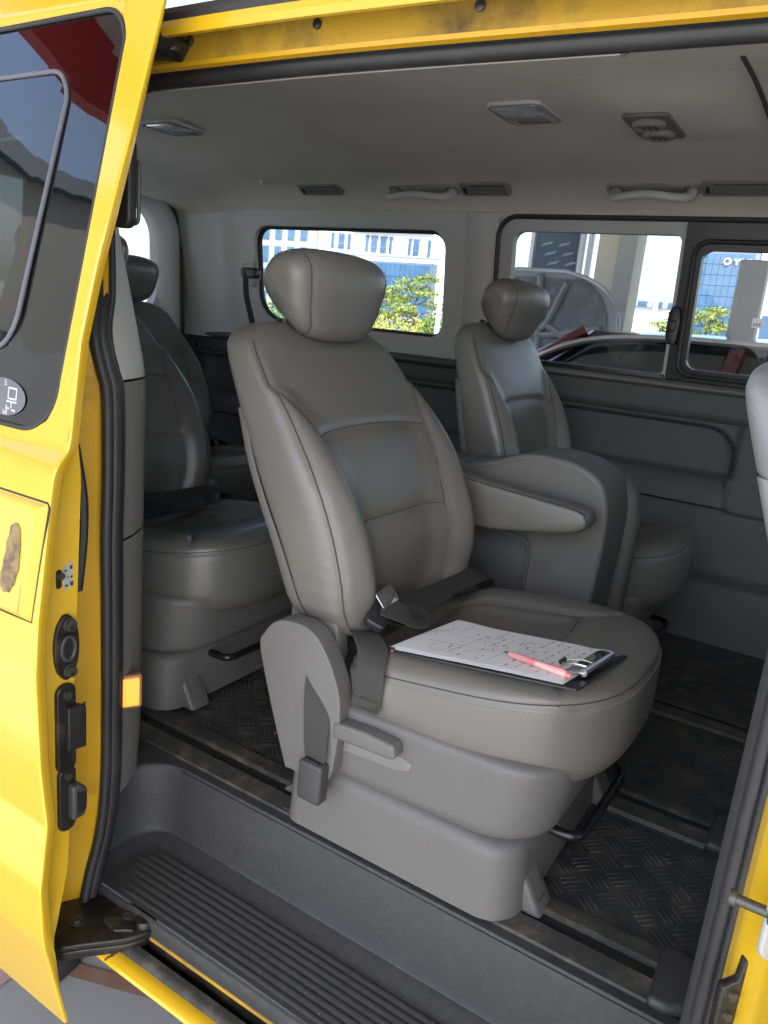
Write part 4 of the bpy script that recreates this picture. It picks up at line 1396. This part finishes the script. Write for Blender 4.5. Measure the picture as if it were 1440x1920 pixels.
for k in range(4):
    G().lathe([(0, 0), (.0022, 0), (.0022, .003), (0, .003)], (.010, .0235, -.025 + .018 * k), 'y', 10).build('contact_pin', 'steel', cn)
G().lathe([(0, .006), (.007, .006), (.006, .011), (0, .011)], (0, 0, .050), 'x', 6).build('bolt', 'bolt', cn)
bm_ = jprism(rrect(-.014, .014, -.050, .052, .013, 5), .006, 'bump_stop', 'black_plastic', D, .585, .108, .003)
G().prism([(-.002, -.028), (.018, -.028), (.022, -.010), (.022, .014), (.012, .026), (-.002, .026)], .004, .020, 'x').build('stop_block', 'buckle_plastic', bm_, bevel=.004)
G().prism([(.004, -.020), (.018, -.016), (.018, .010), (.004, .016)], .0195, .0215, 'x').build('stop_recess', 'black_plastic', bm_)
G().lathe([(0, .005), (.006, .005), (.005, .010), (0, .010)], (0, -.001, .038), 'x', 6).build('bolt', 'bolt', bm_)
lk = jprism(rrect(-.0042, .0042, -.014, .012, .004, 4), .0012, 'lock_slot', 'black_plastic', D, .578, .436, 0)
G().lathe([(0, 0), (.0052, 0), (.0045, .006), (0, .006)], (.001, .0012, .004), 'x', 14).build('lock_knob', 'bolt', lk)
lb = jprism([(-.0085, -.019), (.0085, -.016), (.0085, .018), (.003, .018), (-.0085, .013)], .0006, 'caution_label', 'label_silver', D, .5935, .437, 0)
g = G()
for (a, b, c, d) in ((.001, .008, .005, .013), (.0015, -.004, .0055, -.001), (.001, -.015, .0062, -.009), (-.0065, .006, -.0035, .009), (-.003, -.003, -.001, -.001), (-.0065, -.015, -.002, -.012)):
    g.add([(.0010, a, b), (.0010, c, b), (.0010, c, d), (.0010, a, d)], [(0, 1, 2, 3)])
g.build('label_print', 'seam', lb, smooth=False)
# black gasket strip behind the jamb
G().tube(catmull([(-.86, .628, .60), (-.852, .634, .53), (-.850, .632, .47), (-.853, .626, .40)], 6), .008, n=8).build('edge_gasket', 'rubber', D)
# upper grip pocket on the inner side
G().prism(rrect(-.022, .014, -.055, .055, .012, 5), -.004, .012, 'y').build('inner_grip', 'black_plastic', D, bevel=.005)
[o for o in D.children if o.name == 'inner_grip'][0].location = (-.858, .703, .935)
G().tube([(p[0] - .853, .716, p[1] + .925) for p in rrect(-.009, .009, -.038, .038, .008, 5)], .0028, n=8, closed=True).build('grip_rim', 'buckle_plastic', D)
# lower roller arm
arm = [(-.905, .560), (-.905, .640), (-.875, .676), (-.835, .694), (-.79, .704), (-.763, .696), (-.752, .676), (-.764, .650), (-.785, .625), (-.812, .596), (-.83, .575), (-.86, .560)]
arm = [(p.x, p.y) for p in catmull([(a, b, 0) for a, b in arm], 4, True)]
am = G().prism(arm, -.152, -.142, 'z').build('roller_arm', 'greasy_black', D, bevel=.003)
am_e = G().prism([(.985 * (x + .83) - .83, .985 * (y - .63) + .63) for x, y in arm], -.168, -.153, 'z').build('arm_flange', 'greasy_black', am, bevel=.003)
for (x, y, r) in ((-.852, .622, .0115), (-.797, .672, .012)):
    G().lathe([(0, 0), (r, 0), (r, .002), (r * .72, .003), (r * .68, .0065), (r * .35, .007), (r * .33, .0055), (0, .0055)], (x, y, -.142), 'z', 20).build('arm_bolt', 'bolt', am)
G().lathe([(0, -.016), (.016, -.016), (.018, 0), (.014, .008), (0, .010)], (-.772, .684, -.142), 'z', 18).build('guide_roller', 'greasy_black', am)
G().prism([(-.822, .645), (-.79, .640), (-.768, .658), (-.775, .668), (-.815, .664)], -.142, -.136, 'z').build('arm_plate', 'greasy_black', am, bevel=.002)
# ================================================================== clipboard and pen on the seat
CB = Vector((-.353, .975, .349))
ex = Vector((.985, -.055, .150)).normalized()
ey0 = Vector((.075, .99, -.085))
ez = ex.cross(ey0).normalized()
ey = ez.cross(ex).normalized()
CM = Matrix(((ex.x, ey.x, ez.x, CB.x), (ex.y, ey.y, ez.y, CB.y), (ex.z, ey.z, ez.z, CB.z), (0, 0, 0, 1)))
cbd = empty('clipboard', (0, 0, 0), 'black clipboard with written sheets lying on the middle seat cushion', 'clipboard')
cbd.matrix_world = CM
LX, LY = .280, .195
def cbend(x): return -.0
bd = G().prism(rrect(-LX / 2, LX / 2, -LY / 2, LY / 2, .006, 4), -.0015, .0015, 'z').build('board', 'board_black', cbd, bevel=.0006)
G().box(-LX / 2 - .0012, -LX / 2 + .004, -LY / 2 + .002, LY / 2 - .002, -.0012, .0012).build('worn_edge', 'board_edge', bd)
for k in range(5):
    j = random.uniform
    a, b = j(-.002, .002), j(-.003, .003)
    x0, x1, y0, y1 = -LX / 2 + .004 + a - .008 * (k == 2), LX / 2 - .020 + a, -LY / 2 + .004 + b, LY / 2 - .006 + b
    z0 = .0022 + .0012 * k
    def sheet(u, v, x0=x0, x1=x1, y0=y0, y1=y1, z0=z0, k=k):
        x = x0 + (x1 - x0) * u; y = y0 + (y1 - y0) * v
        return (x, y, z0 + .0035 * (k + 1) / 5 * ss(.30, 0, u) * (.4 + .6 * v) + .0016 * sin(2.5 * u + 2 * v))
    sh = G().grid(sheet, 20, 12).build('paper_sheet', 'paper', cbd, angle=0)
top = sheet
g = G()
rnd = random.Random(3)
def ink(u0, v0, u1, v1, w=.0006):
    a, b = Vector(top(u0, v0)), Vector(top(u1, v1))
    up_ = Vector((0, 0, .0004))
    d = (b - a)
    if d.length < 1e-6: return
    nn = Vector((-d.y, d.x, 0)).normalized() * w / 2
    g.add([a + up_ - nn, b + up_ - nn, b + up_ + nn, a + up_ + nn], [(0, 1, 2, 3)])
# printed lines of a form, read from the clip end
for r in range(13):
    u = .90 - r * .058
    v = .06
    while v < .93:
        L = rnd.uniform(.02, .07)
        if rnd.random() < (.8 if r < 5 else .35):
            ink(u, v, u, min(.95, v + L), .0012 if rnd.random() < .7 else .0018)
        v += L + rnd.uniform(.012, .05)
# pen handwriting and loops
for q in range(9):
    u0, v0 = rnd.uniform(.06, .72), rnd.uniform(.10, .85)
    n = rnd.randint(5, 10)
    uu, vv = u0, v0
    for i in range(n):
        u1 = min(.97, max(.02, uu + rnd.uniform(-.028, .028))); v1 = min(.97, vv + rnd.uniform(.004, .028))
        ink(uu, vv, u1, v1, .0007)
        uu, vv = u1, v1
for (cu, cv, ru, rv) in ((.22, .2, .05, .12), (.62, .72, .05, .09), (.5, .45, .03, .10)):
    for i in range(20):
        a, b = 2 * pi * i / 20, 2 * pi * (i + 1) / 20
        ink(cu + ru * cos(a), cv + rv * sin(a), cu + ru * cos(b), cv + rv * sin(b), .0006)
for (a, b, c, d) in ((.1, .3, .5, .33), (.3, .1, .32, .6), (.15, .62, .15, .9), (.12, .55, .4, .58), (.55, .08, .56, .35)):
    ink(a, b, c, d, .0006)
wr = g.build('writing', 'ink', sh, smooth=False)
# chrome clip at the front short edge
cl = G().prism(rrect(LX / 2 - .034, LX / 2 - .006, -.058, .058, .004, 3), .0085, .0105, 'z').build('clip', 'chrome', cbd, bevel=.0009)
G().tube([(LX / 2 - .010, -.055, .0100), (LX / 2 - .010, .055, .0100)], .0050, n=12).build('clip_roll', 'chrome', cl)
pts = catmull([(LX / 2 - .010, -.034, .0125), (LX / 2 - .026, -.036, .0145), (LX / 2 - .046, -.032, .0125), (LX / 2 - .050, -.024, .0120), (LX / 2 - .046, -.016, .0125), (LX / 2 - .026, -.012, .0145), (LX / 2 - .010, -.014, .0125)], 6)
G().tube(pts, .0013, n=8).build('clip_wire', 'chrome', cl)
G().tube([(LX / 2 - .050, -.032, .0122), (LX / 2 - .050, -.016, .0122)], .0032, n=8).build('clip_grip', 'black_plastic', cl)
G().tube(catmull([(LX / 2 - .012, .022, .0125), (LX / 2 - .022, .026, .0150), (LX / 2 - .020, .040, .0150), (LX / 2 - .010, .046, .0125)], 6), .0030, n=8).build('clip_grip', 'black_plastic', cl)

pen = empty('ballpoint_pen', (0, 0, 0), 'pink translucent ballpoint pen lying across the paper on the clipboard', 'pen')
pa = CM @ Vector((.012, -.044, .0150)); pb = CM @ Vector((.124, -.084, .0125))
dx = (pb - pa).normalized()
dz = Vector((0, 0, 1)); dz = (dz - dx * dz.dot(dx)).normalized(); dyv = dz.cross(dx)
pen.matrix_world = Matrix(((dx.x, dyv.x, dz.x, pa.x), (dx.y, dyv.y, dz.y, pa.y), (dx.z, dyv.z, dz.z, pa.z), (0, 0, 0, 1)))
G().lathe([(0, 0), (.0007, 0), (.0016, .006), (.0028, .010), (.0030, .011)], (0, 0, 0), 'x', 16).build('tip', 'chrome', pen)
G().lathe([(.0031, .011), (.0042, .016), (.0046, .024), (.0044, .045), (.0045, .048)], (0, 0, 0), 'x', 18).build('grip', 'pen_grip', pen)
G().lathe([(.0045, .048), (.0045, .060), (.0044, .062)], (0, 0, 0), 'x', 18).build('collar', 'pen_pink', pen)
G().lathe([(.0044, .062), (.0044, .110), (.0040, .113)], (0, 0, 0), 'x', 18).build('barrel', 'pen_clear', pen)
G().lathe([(.0030, .113), (.0032, .118), (.0024, .1205), (0, .1205)], (0, 0, 0), 'x', 16).build('button', 'pen_pink', pen)
G().prism([(.080, .0044), (.112, .0044), (.114, .0066), (.112, .0078), (.083, .0066)], -.0055, -.0005, 'y').build('pocket_clip', 'pen_pink', pen, bevel=.0008)
# ================================================================== outdoors
GZ = -.60
gr = G().add([(-900, -900, GZ), (900, -900, GZ), (900, 900, GZ), (-900, 900, GZ)], [(0, 1, 2, 3)]).build('ground', 'concrete', None, smooth=False)
tag(gr, kind='structure')
rd = G().add([(-300, 13, GZ + .004), (300, 13, GZ + .004), (300, 19, GZ + .004), (-300, 19, GZ + .004)], [(0, 1, 2, 3)]).build('road', 'asphalt', None, smooth=False)
tag(rd, kind='structure')
# worn painted lines on the bay floor
ln = G().add([(-1.22, .795, GZ + .004), (.6, 1.46, GZ + .004), (.6, 1.50, GZ + .004), (-1.22, .832, GZ + .004)], [(0, 1, 2, 3)]).build('painted_line', 'brown_paint', None, smooth=False)
tag(ln, kind='structure')
ln = G().add([(-2.4, .34, GZ + .004), (-1.24, .70, GZ + .004), (-1.24, .765, GZ + .004), (-2.4, .405, GZ + .004)], [(0, 1, 2, 3)]).build('painted_line', 'pink_paint', None, smooth=False)
tag(ln, kind='structure')
ck = G().prism([(-.10, 0), (.085, 0), (.06, .05), (-.02, .085), (-.10, .085)], -.05, .05, 'y').build('wheel_chock', 'rubber', None, bevel=.012)
ck.location = (-1.235, .80, GZ)
ck.rotation_euler = (0, 0, .1)
tag(ck, 'black rubber wheel chock on the ground under the open yellow door', 'wheel chock')

def box(g, x0, x1, y0, y1, z0, z1): return g.box(x0, x1, y0, y1, z0, z1)

# ---- canopy over the service bay
cn_ = empty('canopy', (0, 2, GZ), 'service bay canopy with a red fascia, standing on cream columns', 'canopy')
O = (0, 2, GZ)
G().box(-3.6, 9, -2.4, 9.0, 3.05, 3.30).build('roof_slab', 'canopy_white', cn_, off=O)
for (a, b, c, d) in ((-3.7, 9.1, -2.5, -2.4), (-3.7, 9.1, 9.0, 9.1), (-3.7, -3.6, -2.4, 9.0), (9.0, 9.1, -2.4, 9.0)):
    G().box(a, b, c, d, 2.72 if b < -3 else 2.80, 3.50).build('fascia', 'canopy_red', cn_, off=O)
for k in range(5):
    G().box(-3.6, 9, -2.0 + 2.6 * k, -1.85 + 2.6 * k, 2.90, 3.05).build('beam', 'pillar_shade', cn_, off=O)
for (x, y) in ((-2.26, 7.7), (5.5, 7.7), (-3.2, -2.1), (5.5, -2.1)):
    c = G().box(x - .18, x + .18, y - .18, y + .18, GZ, 3.0).build('column', 'cream', cn_, bevel=.02, off=O)
    G().box(x + .02, x + .19, y - .195, y - .181, GZ, 2.9).build('column_shade', 'pillar_shade', c, off=O)  # grey strip painting the shaded side of the cream column
    G().box(x - .24, x + .24, y - .24, y + .24, GZ, GZ + .12).build('column_foot', 'pillar_shade', c, bevel=.01, off=O)

# ---- dark notice panel between two pale posts
nb = empty('notice_panel', (-3.2, 8.5, GZ), 'tall dark panel with pale posts left of the cream column', 'panel')
O = (-3.2, 8.5, GZ)
G().box(-3.46, -2.98, 8.5, 8.58, GZ + .3, 2.8).build('board', 'wall_dark', nb, bevel=.01, off=O)
for x in (-2.93, -2.84, -3.50):
    G().box(x - .022, x + .022, 8.48, 8.56, GZ, 2.9).build('post', 'wall_white', nb, bevel=.004, off=O)
for k in range(7):
    xx, zz = -3.40 + .05 * k, 1.72 - .10 * (k % 4)
    G().prism([(xx, zz), (xx + .12, zz + .03), (xx + .15, zz + .06), (xx + .03, zz + .035)], 8.492, 8.4985, 'y').build('pale_mark', 'wall_greyblue', nb, off=O)

# ---- grey post beyond the parked car
gp_ = empty('grey_post', (-.775, 5.7, GZ), 'square grey metal post behind the parked car with a small white tag', 'post')
O = (-.775, 5.7, GZ)
G().box(-.87, -.70, 5.65, 5.80, GZ, 1.38).build('shaft', 'metal_grey', gp_, bevel=.008, off=O)
G().box(-.725, -.655, 5.638, 5.648, .955, 1.015).build('tag', 'sign_white', gp_, off=O)
for k in range(3):
    G().box(-.715 + .017 * k, -.706 + .017 * k, 5.634, 5.6375, .966, .985).build('tag_print', 'metal_grey', gp_, off=O)
G().box(-.89, -.68, 5.63, 5.82, GZ, GZ + .06).build('foot_plate', 'metal_grey', gp_, bevel=.004, off=O)

# ---- cars
def car(name, loc, rotz, label, body, roofm, hood_open=False):
    """saloon, nose towards -X in its own frame, origin on the ground under its middle"""
    r = empty(name, loc, label, 'car')
    r.rotation_euler = (0, 0, rotz)
    ST = [(-2.25, .62, .30, .52), (-2.15, .78, .22, .66), (-1.8, .86, .20, .78), (-1.1, .90, .20, .90), (-.6, .91, .20, .93), (.6, .91, .20, .95), (1.5, .90, .20, .96), (2.0, .86, .22, .95), (2.2, .78, .28, .90), (2.28, .62, .36, .80)]
    nx, nq = 60, 26
    def f(u, v):
        x = -2.25 + 4.53 * u
        w = lerp([(s[0], s[1]) for s in ST], x); zb_ = lerp([(s[0], s[2]) for s in ST], x); zt_ = lerp([(s[0], s[3]) for s in ST], x)
        a = -pi / 2 + 2 * pi * v
        y = w * sgnpow(cos(a), .38)
        zc, hh = (zb_ + zt_) / 2, (zt_ - zb_) / 2
        z = zc + hh * sgnpow(sin(a), .45)
        y *= 1 - .06 * max(0, (z - .6)) / .3
        if hood_open and x < -.95 and z > zt_ - .08:
            z -= .22
        return (x, y, z)
    G().grid(f, nx, nq * 2, cv=True).build('body', body, r)
    # cabin glass
    def gfn(u, v):
        t = v
        z = .90 + .53 * t
        xa = -1.05 + .72 * t ** .85; xb2 = 1.75 - .62 * t ** .9
        w = .82 - .20 * t
        pl = rrect(xa, xb2, -w, w, .18, 6)
        i = int(round(u * len(pl))) % len(pl)
        return (pl[i][0], pl[i][1], z)
    npl = len(rrect(-1, 1, -1, 1, .18, 6))
    G().grid(gfn, npl, 12, cu=True).build('cabin_glass', 'car_glass', r)
    def rfn(u, v):
        a = 2 * pi * u
        x = .40 + .82 * v * sgnpow(cos(a), .6); y = .66 * v * sgnpow(sin(a), .55)
        return (x, y, 1.465 - .055 * v ** 3)
    G().grid(rfn, 48, 12, cu=True).build('roof', roofm, r)
    for sd in (-1, 1):
        def side(t, z_): return sd * (.83 - .20 * t)
        for (p0, p1, rr) in (((-1.05, .90), (-.30, 1.42), .035), ((.30, .90), (.38, 1.42), .040), ((1.75, .90), (1.10, 1.42), .055)):
            pts = [(p0[0] + (p1[0] - p0[0]) * t, sd * (.825 - .20 * t), p0[1] + (p1[1] - p0[1]) * t) for t in np.linspace(0, 1, 10)]
            G().tube(pts, rr, n=8).build('pillar', body, r)
        tr = catmull([(-1.0, sd * .835, .93), (-.62, sd * .765, 1.20), (-.25, sd * .69, 1.385), (.4, sd * .668, 1.425), (1.0, sd * .69, 1.385), (1.45, sd * .765, 1.15), (1.7, sd * .835, .94)], 8)
        G().tube(tr, .016, n=8).build('window_trim', 'chrome', r)
        G().tube([(-1.02, sd * .855, .925), (1.7, sd * .855, .955)], .012, n=8).build('window_trim', 'chrome', r)
        for x in (-1.45, 1.40):
            wh = G().lathe([(.20, -.02), (.31, -.02), (.325, .03), (.325, .17), (.31, .21), (.20, .21)], (x, sd * .80 - .1, .325), 'y', 28).build('wheel', 'tyre', r)
            G().lathe([(0, -.03), (.19, -.03), (.20, .22), (0, .22)], (x, sd * .80 - .1, .325), 'y', 20).build('rim', 'metal_grey', wh)
        G().prism([(-2.20, .58), (-1.98, .66), (-1.95, .74), (-2.12, .70)], sd * .80 - .05, sd * .80 + .02, 'y').build('headlight', 'lamp_clear', r, bevel=.01)
        G().prism([(2.22, .72), (2.02, .76), (2.0, .88), (2.16, .86)], sd * .78 - .06, sd * .78 + .05, 'y').build('tail_light', 'lamp_red', r, bevel=.01)
        G().prism([(-.80, .96), (-.60, .95), (-.58, 1.07), (-.76, 1.09)], sd * .98 - .09, sd * .98 + .06, 'y').build('wing_mirror', body, r, bevel=.03)
    if hood_open:
        # hood hinged at the windscreen, standing up
        def hd(u, v):
            k = 1.0 if v < .5 else (1 - ((v - .5) / .5) ** 2.6 * .999) ** .45
            y = (u - .5) * 1.40 * k * (1 - .06 * (1 - v))
            a = radians(80)
            s_ = 1.0 * v
            return (-1.05 - s_ * cos(a) + .05 * sin(pi * v), y, .93 + s_ * sin(a))
        hd_o = G().grid(hd, 30, 40).build('hood', body, r)
        def hi(u, v):
            p = hd(.07 + .86 * u, .05 + .88 * v)
            q = .5 + .5 * cos(2 * pi * (u * 3 + .5)) * cos(2 * pi * (v * 2.5))
            return (p[0] - .018 - .010 * ss(.3, .8, q), p[1], p[2])
        G().grid(hi, 70, 60).build('hood_liner', 'hood_underside', hd_o)
        for cu_ in (((.12, .2), (.5, .55), (.88, .2)), ((.1, .55), (.5, .45), (.9, .55)), ((.25, .9), (.5, .5), (.75, .9)), ((.5, .05), (.5, .5), (.5, .95))):
            rp = catmull([Vector(hd(a_, b_)) + Vector((-.03, 0, 0)) for a_, b_ in cu_], 8)
            G().tube(rp, .030, n=8).build('hood_rib', 'metal_grey', hd_o)
        rim = [hd(0, v) for v in np.linspace(0, .985, 24)] + [hd(1, v) for v in np.linspace(.985, 0, 24)]
        G().tube(rim, .022, n=8).build('hood_rim', body, hd_o)
        G().tube([(-2.0, .5, .80), (-1.18, .45, 1.45)], .010, n=8).build('prop_rod', 'steel', r)
    return r
car('parked_car', (-.88, 4.30, GZ), 0.0, 'dark red car with a black roof and chrome window trim parked beside the van', 'car_red', 'car_black')
car('parked_car', (-2.52, 7.62, GZ), pi / 2, 'pale car with its hood propped open in front of the cream column', 'car_white', 'car_white', hood_open=True)

# ---- street poles
def pole(x, y, h, label, arms, r=.09, m='pole_grey'):
    p = empty('utility_pole', (x, y, GZ), label, 'pole')
    G().tube([(0, 0, 0), (0, 0, h * .5), (0, 0, h)], [r, r * .85, r * .6], n=12).build('shaft', m, p)
    for (z, w) in arms:
        G().box(-w / 2, w / 2, -.04, .04, z - .04, z + .04).build('cross_arm', m, p)
        for q in (-.42, .42):
            G().lathe([(0, 0), (.05, 0), (.035, .10), (.05, .14), (0, .16)], (q * w, 0, z + .04), 'z', 10).build('insulator', m, p)
    return p
pole(-6.02, 25, 3.75, 'grey utility pole with cross arms seen through the far window', [(3.66, .55), (3.1, .32)], r=.11)
pl_ = pole(-9.75, 18, 5.2, 'white lamp post at the right edge of the quarter window', [], r=.07, m='wall_white')
G().tube(catmull([(0, 0, 5.1), (.4, 0, 5.35), (.9, 0, 5.4)], 6), .035, n=8).build('lamp_arm', 'wall_white', pl_)
p3 = pole(-6.9, 30, 2.6, 'thin lamp post standing in front of the white warehouse', [], r=.06)
G().tube([(0, 0, 2.5), (.55, 0, 2.62)], .04, n=8).build('lamp_arm', 'pole_grey', p3)

# ---- buildings
def win(parent, x0, x1, z0, z1, y, O, m='glass_blue', fr='mullion', cross=False):
    w = G().box(x0, x1, y - .06, y + .05, z0, z1).build('window', fr, parent, off=O)
    G().box(x0 + .07, x1 - .07, y - .085, y - .065, z0 + .07, z1 - .07).build('pane', m, w, off=O)
    if cross:
        G().box(x0, x1, y - .10, y - .06, z0 + (z1 - z0) * .3 - .04, z0 + (z1 - z0) * .3 + .04).build('rail', fr, w, off=O)
O = (-36, 55, GZ)
wb_ = empty('white_building', O, 'white office block with narrow dark blue windows behind the trees', 'building')
G().box(-42.2, -29.9, 55, 66, GZ, 11).build('wall', 'wall_white', wb_, off=O)
G().box(-42.4, -30.2, 54.9, 55.02, 5.55, 5.75).build('floor_band', 'wall_greyblue', wb_, off=O)
G().box(-38.5, -30.9, 54.6, 55.02, 7.35, 11).build('upper_storey', 'wall_greyblue', wb_, off=O)
for x, w in ((-40.6, .32), (-39.7, .62), (-38.9, .30), (-37.1, .30), (-36.4, .60), (-35.5, .60), (-34.8, .28), (-33.0, .28), (-32.4, .55), (-31.2, .28)):
    win(wb_, x - w / 2, x + w / 2, 6.0 - .07 * (x + 40) * .6, 7.25 - .07 * (x + 40) * .6, 54.95, O, cross=w > .5)
for x in (-36.9, -35.9, -34.2, -33.6, -32.2):
    win(wb_, x - .3, x + .3, 7.6, 9.2, 54.55, O)
G().box(-36.3, -30.3, 54.0, 55.0, GZ, 5.1).build('glazed_hall', 'mullion', wb_, off=O)
for i in range(13):
    for j in range(4):
        x = -36.2 + .45 * i; z = 1.0 + 1.0 * j
        G().box(x, x + .41, 53.95, 53.995, z, z + .94).build('pane', 'glass_blue', wb_, off=O)
O = (-46, 60, GZ)
bb = empty('grey_building', O, 'pale blue grey tower left of the white office block', 'building')
G().box(-58, -46.2, 60, 72, GZ, 14).build('wall', 'wall_greyblue', bb, off=O)
for i in range(7):
    for j in range(6):
        x = -57.4 + 1.55 * i; z = .8 + 2.1 * j
        win(bb, x, x + .8, z, z + 1.45, 59.95, O)
O = (-15, 60, GZ)
wh = empty('warehouse', O, 'low white warehouse with a dark blue upper band behind the utility pole', 'building')
G().box(-24, -11.5, 60, 74, GZ, 3.3).build('wall', 'wall_white', wh, off=O)
G().box(-24.1, -11.4, 59.8, 74, 3.3, 4.65).build('roof_band', 'wall_greyblue', wh, off=O)
for k in range(11):
    win(wh, -23.4 + 1.1 * k, -22.7 + 1.1 * k, 3.34, 3.72, 59.78, O)
O = (-8, 50, GZ)
bl = empty('glass_building', O, 'blue glass office building with white rooftop lettering', 'building')
G().box(-10.3, -6.95, 50, 60, GZ, 6.75).build('frame', 'mullion', bl, off=O)
for i in range(9):
    for j in range(10):
        x = -10.25 + .365 * i; z = .2 + .60 * j
        G().box(x, x + .345, 49.93, 49.99, z, z + .57).build('pane', 'glass_blue', bl, off=O)
sg = G()
def letter(g, segs, ox, oz, h, w, th):
    for (a, b, c, d) in segs:
        p, q = Vector((ox + a * w, oz + b * h)), Vector((ox + c * w, oz + d * h))
        t = (q - p).normalized(); nn = Vector((-t.y, t.x)) * th / 2
        pts = [p - nn, q - nn, q + nn, p + nn]
        g.prism([(v.x, v.y) for v in pts], 49.80, 49.90, 'y')
letter(sg, [(0, 1, .5, .5), (1, 1, .5, .5), (.5, .52, .5, 0)], -8.02, 5.58, .34, .34, .085)
letter(sg, [(0, 1, 0, .12), (0, .04, 1, .04), (1, .12, 1, 1)], -7.56, 5.58, .34, .28, .085)
letter(sg, [(0, 1, 0, 0)], -7.12, 5.58, .34, .3, .09)
sg.build('sign_lettering', 'sign_white', bl, off=O, smooth=False)
G().tube([(-8.38 + .17 * cos(a), 49.84, 5.75 + .17 * sin(a)) for a in np.linspace(0, 2 * pi, 25)[:-1]], .035, n=8, closed=True).build('sign_ring', 'sign_white', bl, off=O)
G().tube([(-8.36 + .08 * cos(a), 49.82, 5.73 + .08 * sin(a)) for a in np.linspace(-2.2, .6, 12)], .035, n=8).build('sign_emblem', 'sign_red', bl, off=O)
O = (-3, 52, GZ)
pw = empty('pale_building', O, 'plain pale building beside the blue glass office', 'building')
G().box(-6.9, 4, 52, 62, GZ, 9).build('wall', 'wall_white', pw, off=O)
for i in range(5):
    win(pw, -6.2 + 2 * i, -5.2 + 2 * i, 1.2, 3.0, 51.95, O)
O = (-13, -7, GZ)
sv = empty('service_building', O, 'grey workshop building beside the yard, mirrored in the door glass', 'building')
G().box(-17, -11, -15, .5, GZ, 5.6).build('wall', 'wall_workshop', sv, off=O)
G().box(-17.1, -10.8, -15.1, .6, 5.6, 5.9).build('parapet', 'wall_dark', sv, off=O)
for k in range(3):
    G().box(-10.99, -10.9, -13.5 + 4.6 * k, -10.2 + 4.6 * k, GZ, 2.6).build('shutter', 'metal_grey', sv, off=O)

# ---- trees and shrubs
def leaves(g, c, rad, n, size, rnd, flat=1.0):
    for _ in range(n):
        while True:
            p = Vector((rnd.uniform(-1, 1), rnd.uniform(-1, 1), rnd.uniform(-1, 1)))
            if .25 < p.length < 1: break
        q = Vector((c[0] + p.x * rad[0], c[1] + p.y * rad[1], c[2] + p.z * rad[2]))
        a = Vector((rnd.uniform(-1, 1), rnd.uniform(-1, 1), rnd.uniform(-.6, .6) * flat)).normalized()
        b = a.orthogonal().normalized()
        b = (b * cos(rnd.random() * 6) + a.cross(b) * sin(rnd.random() * 6))
        s1, s2 = size * rnd.uniform(.6, 1.3), size * rnd.uniform(.2, .45)
        g.add([q - a * s1, q + b * s2, q + a * s1, q - b * s2], [(0, 1, 2, 3)])
def pine_tree(x, y, h, label, seed, spread=1.0):
    rnd = random.Random(seed)
    t = empty('pine_tree', (x, y, GZ), label, 'tree', 'trees beyond the yard')
    pts = catmull([(0, 0, 0), (.05 * h, .02, .3 * h), (-.03 * h, 0, .6 * h), (.04 * h, 0, .95 * h)], 5)
    G().tube(pts, [.055 * h * (1 - .75 * i / (len(pts) - 1)) * .5 for i in range(len(pts))], n=8).build('trunk', 'bark', t)
    g, gb = G(), G()
    for k in range(9):
        a = k * 2.4 + rnd.uniform(-.3, .3)
        zz = h * (.45 + .52 * k / 8)
        L = spread * h * (.34 - .22 * k / 8) * rnd.uniform(.8, 1.15)
        e = (L * cos(a), L * sin(a), zz + .06 * h)
        gb.tube(catmull([(.02, 0, zz - .08 * h), (e[0] * .5, e[1] * .5, zz - .03 * h), e], 4), [.012 * h * (1 - .07 * i) for i in range(9)], n=6)
        leaves(g, (e[0] * .85, e[1] * .85, e[2] + .01 * h), (.17 * h * spread, .17 * h * spread, .055 * h), 150, .035 * h, rnd)
    gb.build('limbs', 'bark', t)
    g.build('crown', 'pine', t, smooth=False)
pine_tree(-14.5, 25, 2.75, 'layered green pine in front of the blue glazed hall', 1, 1.3)
pine_tree(-3.9, 22, 2.25, 'small cloud-shaped pine in front of the blue glass office', 2, 1.25)
pine_tree(-5.1, 23, 1.95, 'low pine beside the foot of the utility pole', 3, 1.2)
pine_tree(-16.2, 26, 2.4, 'pine half hidden behind the headrest of the middle seat', 4, 1.2)
def shrub(x, y, r, h, label, m, seed):
    rnd = random.Random(seed)
    t = empty('shrub', (x, y, GZ), label, 'shrub', 'shrubs along the verge')
    g, gb = G(), G()
    for k in range(5):
        a = rnd.uniform(0, 6.28); e = (r * .5 * cos(a), r * .5 * sin(a), h * rnd.uniform(.45, .7))
        gb.tube([(0, 0, 0), (e[0] * .4, e[1] * .4, e[2] * .6), e], [.03, .022, .012], n=6)
        leaves(g, e, (r * .62, r * .62, h * .32), 260, .075, rnd)
    gb.build('stem', 'bark', t)
    g.build('foliage', m, t, smooth=False)
for k, (x, y, r, h, m, lb) in enumerate((
    (-12.6, 20, .85, 1.85, 'shrub', 'yellow green shrub low in the middle of the quarter window'),
    (-11.6, 20.5, .8, 1.65, 'shrub', 'yellow shrub left of the lamp post in the quarter window'),
    (-10.5, 20, .8, 1.9, 'leaf_green', 'green shrub in front of the lamp post at the window corner'),
    (-13.9, 20.5, .8, 1.8, 'shrub', 'yellow shrub behind the middle headrest'),
    (-18.5, 22, 1.0, 1.7, 'leaf_green', 'green shrub at the left end of the quarter window'),
    (-10.2, 27, 1.2, 2.4, 'leaf_green', 'tall green shrub behind the lamp post'),
    (-21.5, 24, 1.2, 1.6, 'shrub', 'yellow shrub beside the belt anchor'))):
    shrub(x, y, r, h, lb, m, 30 + k)
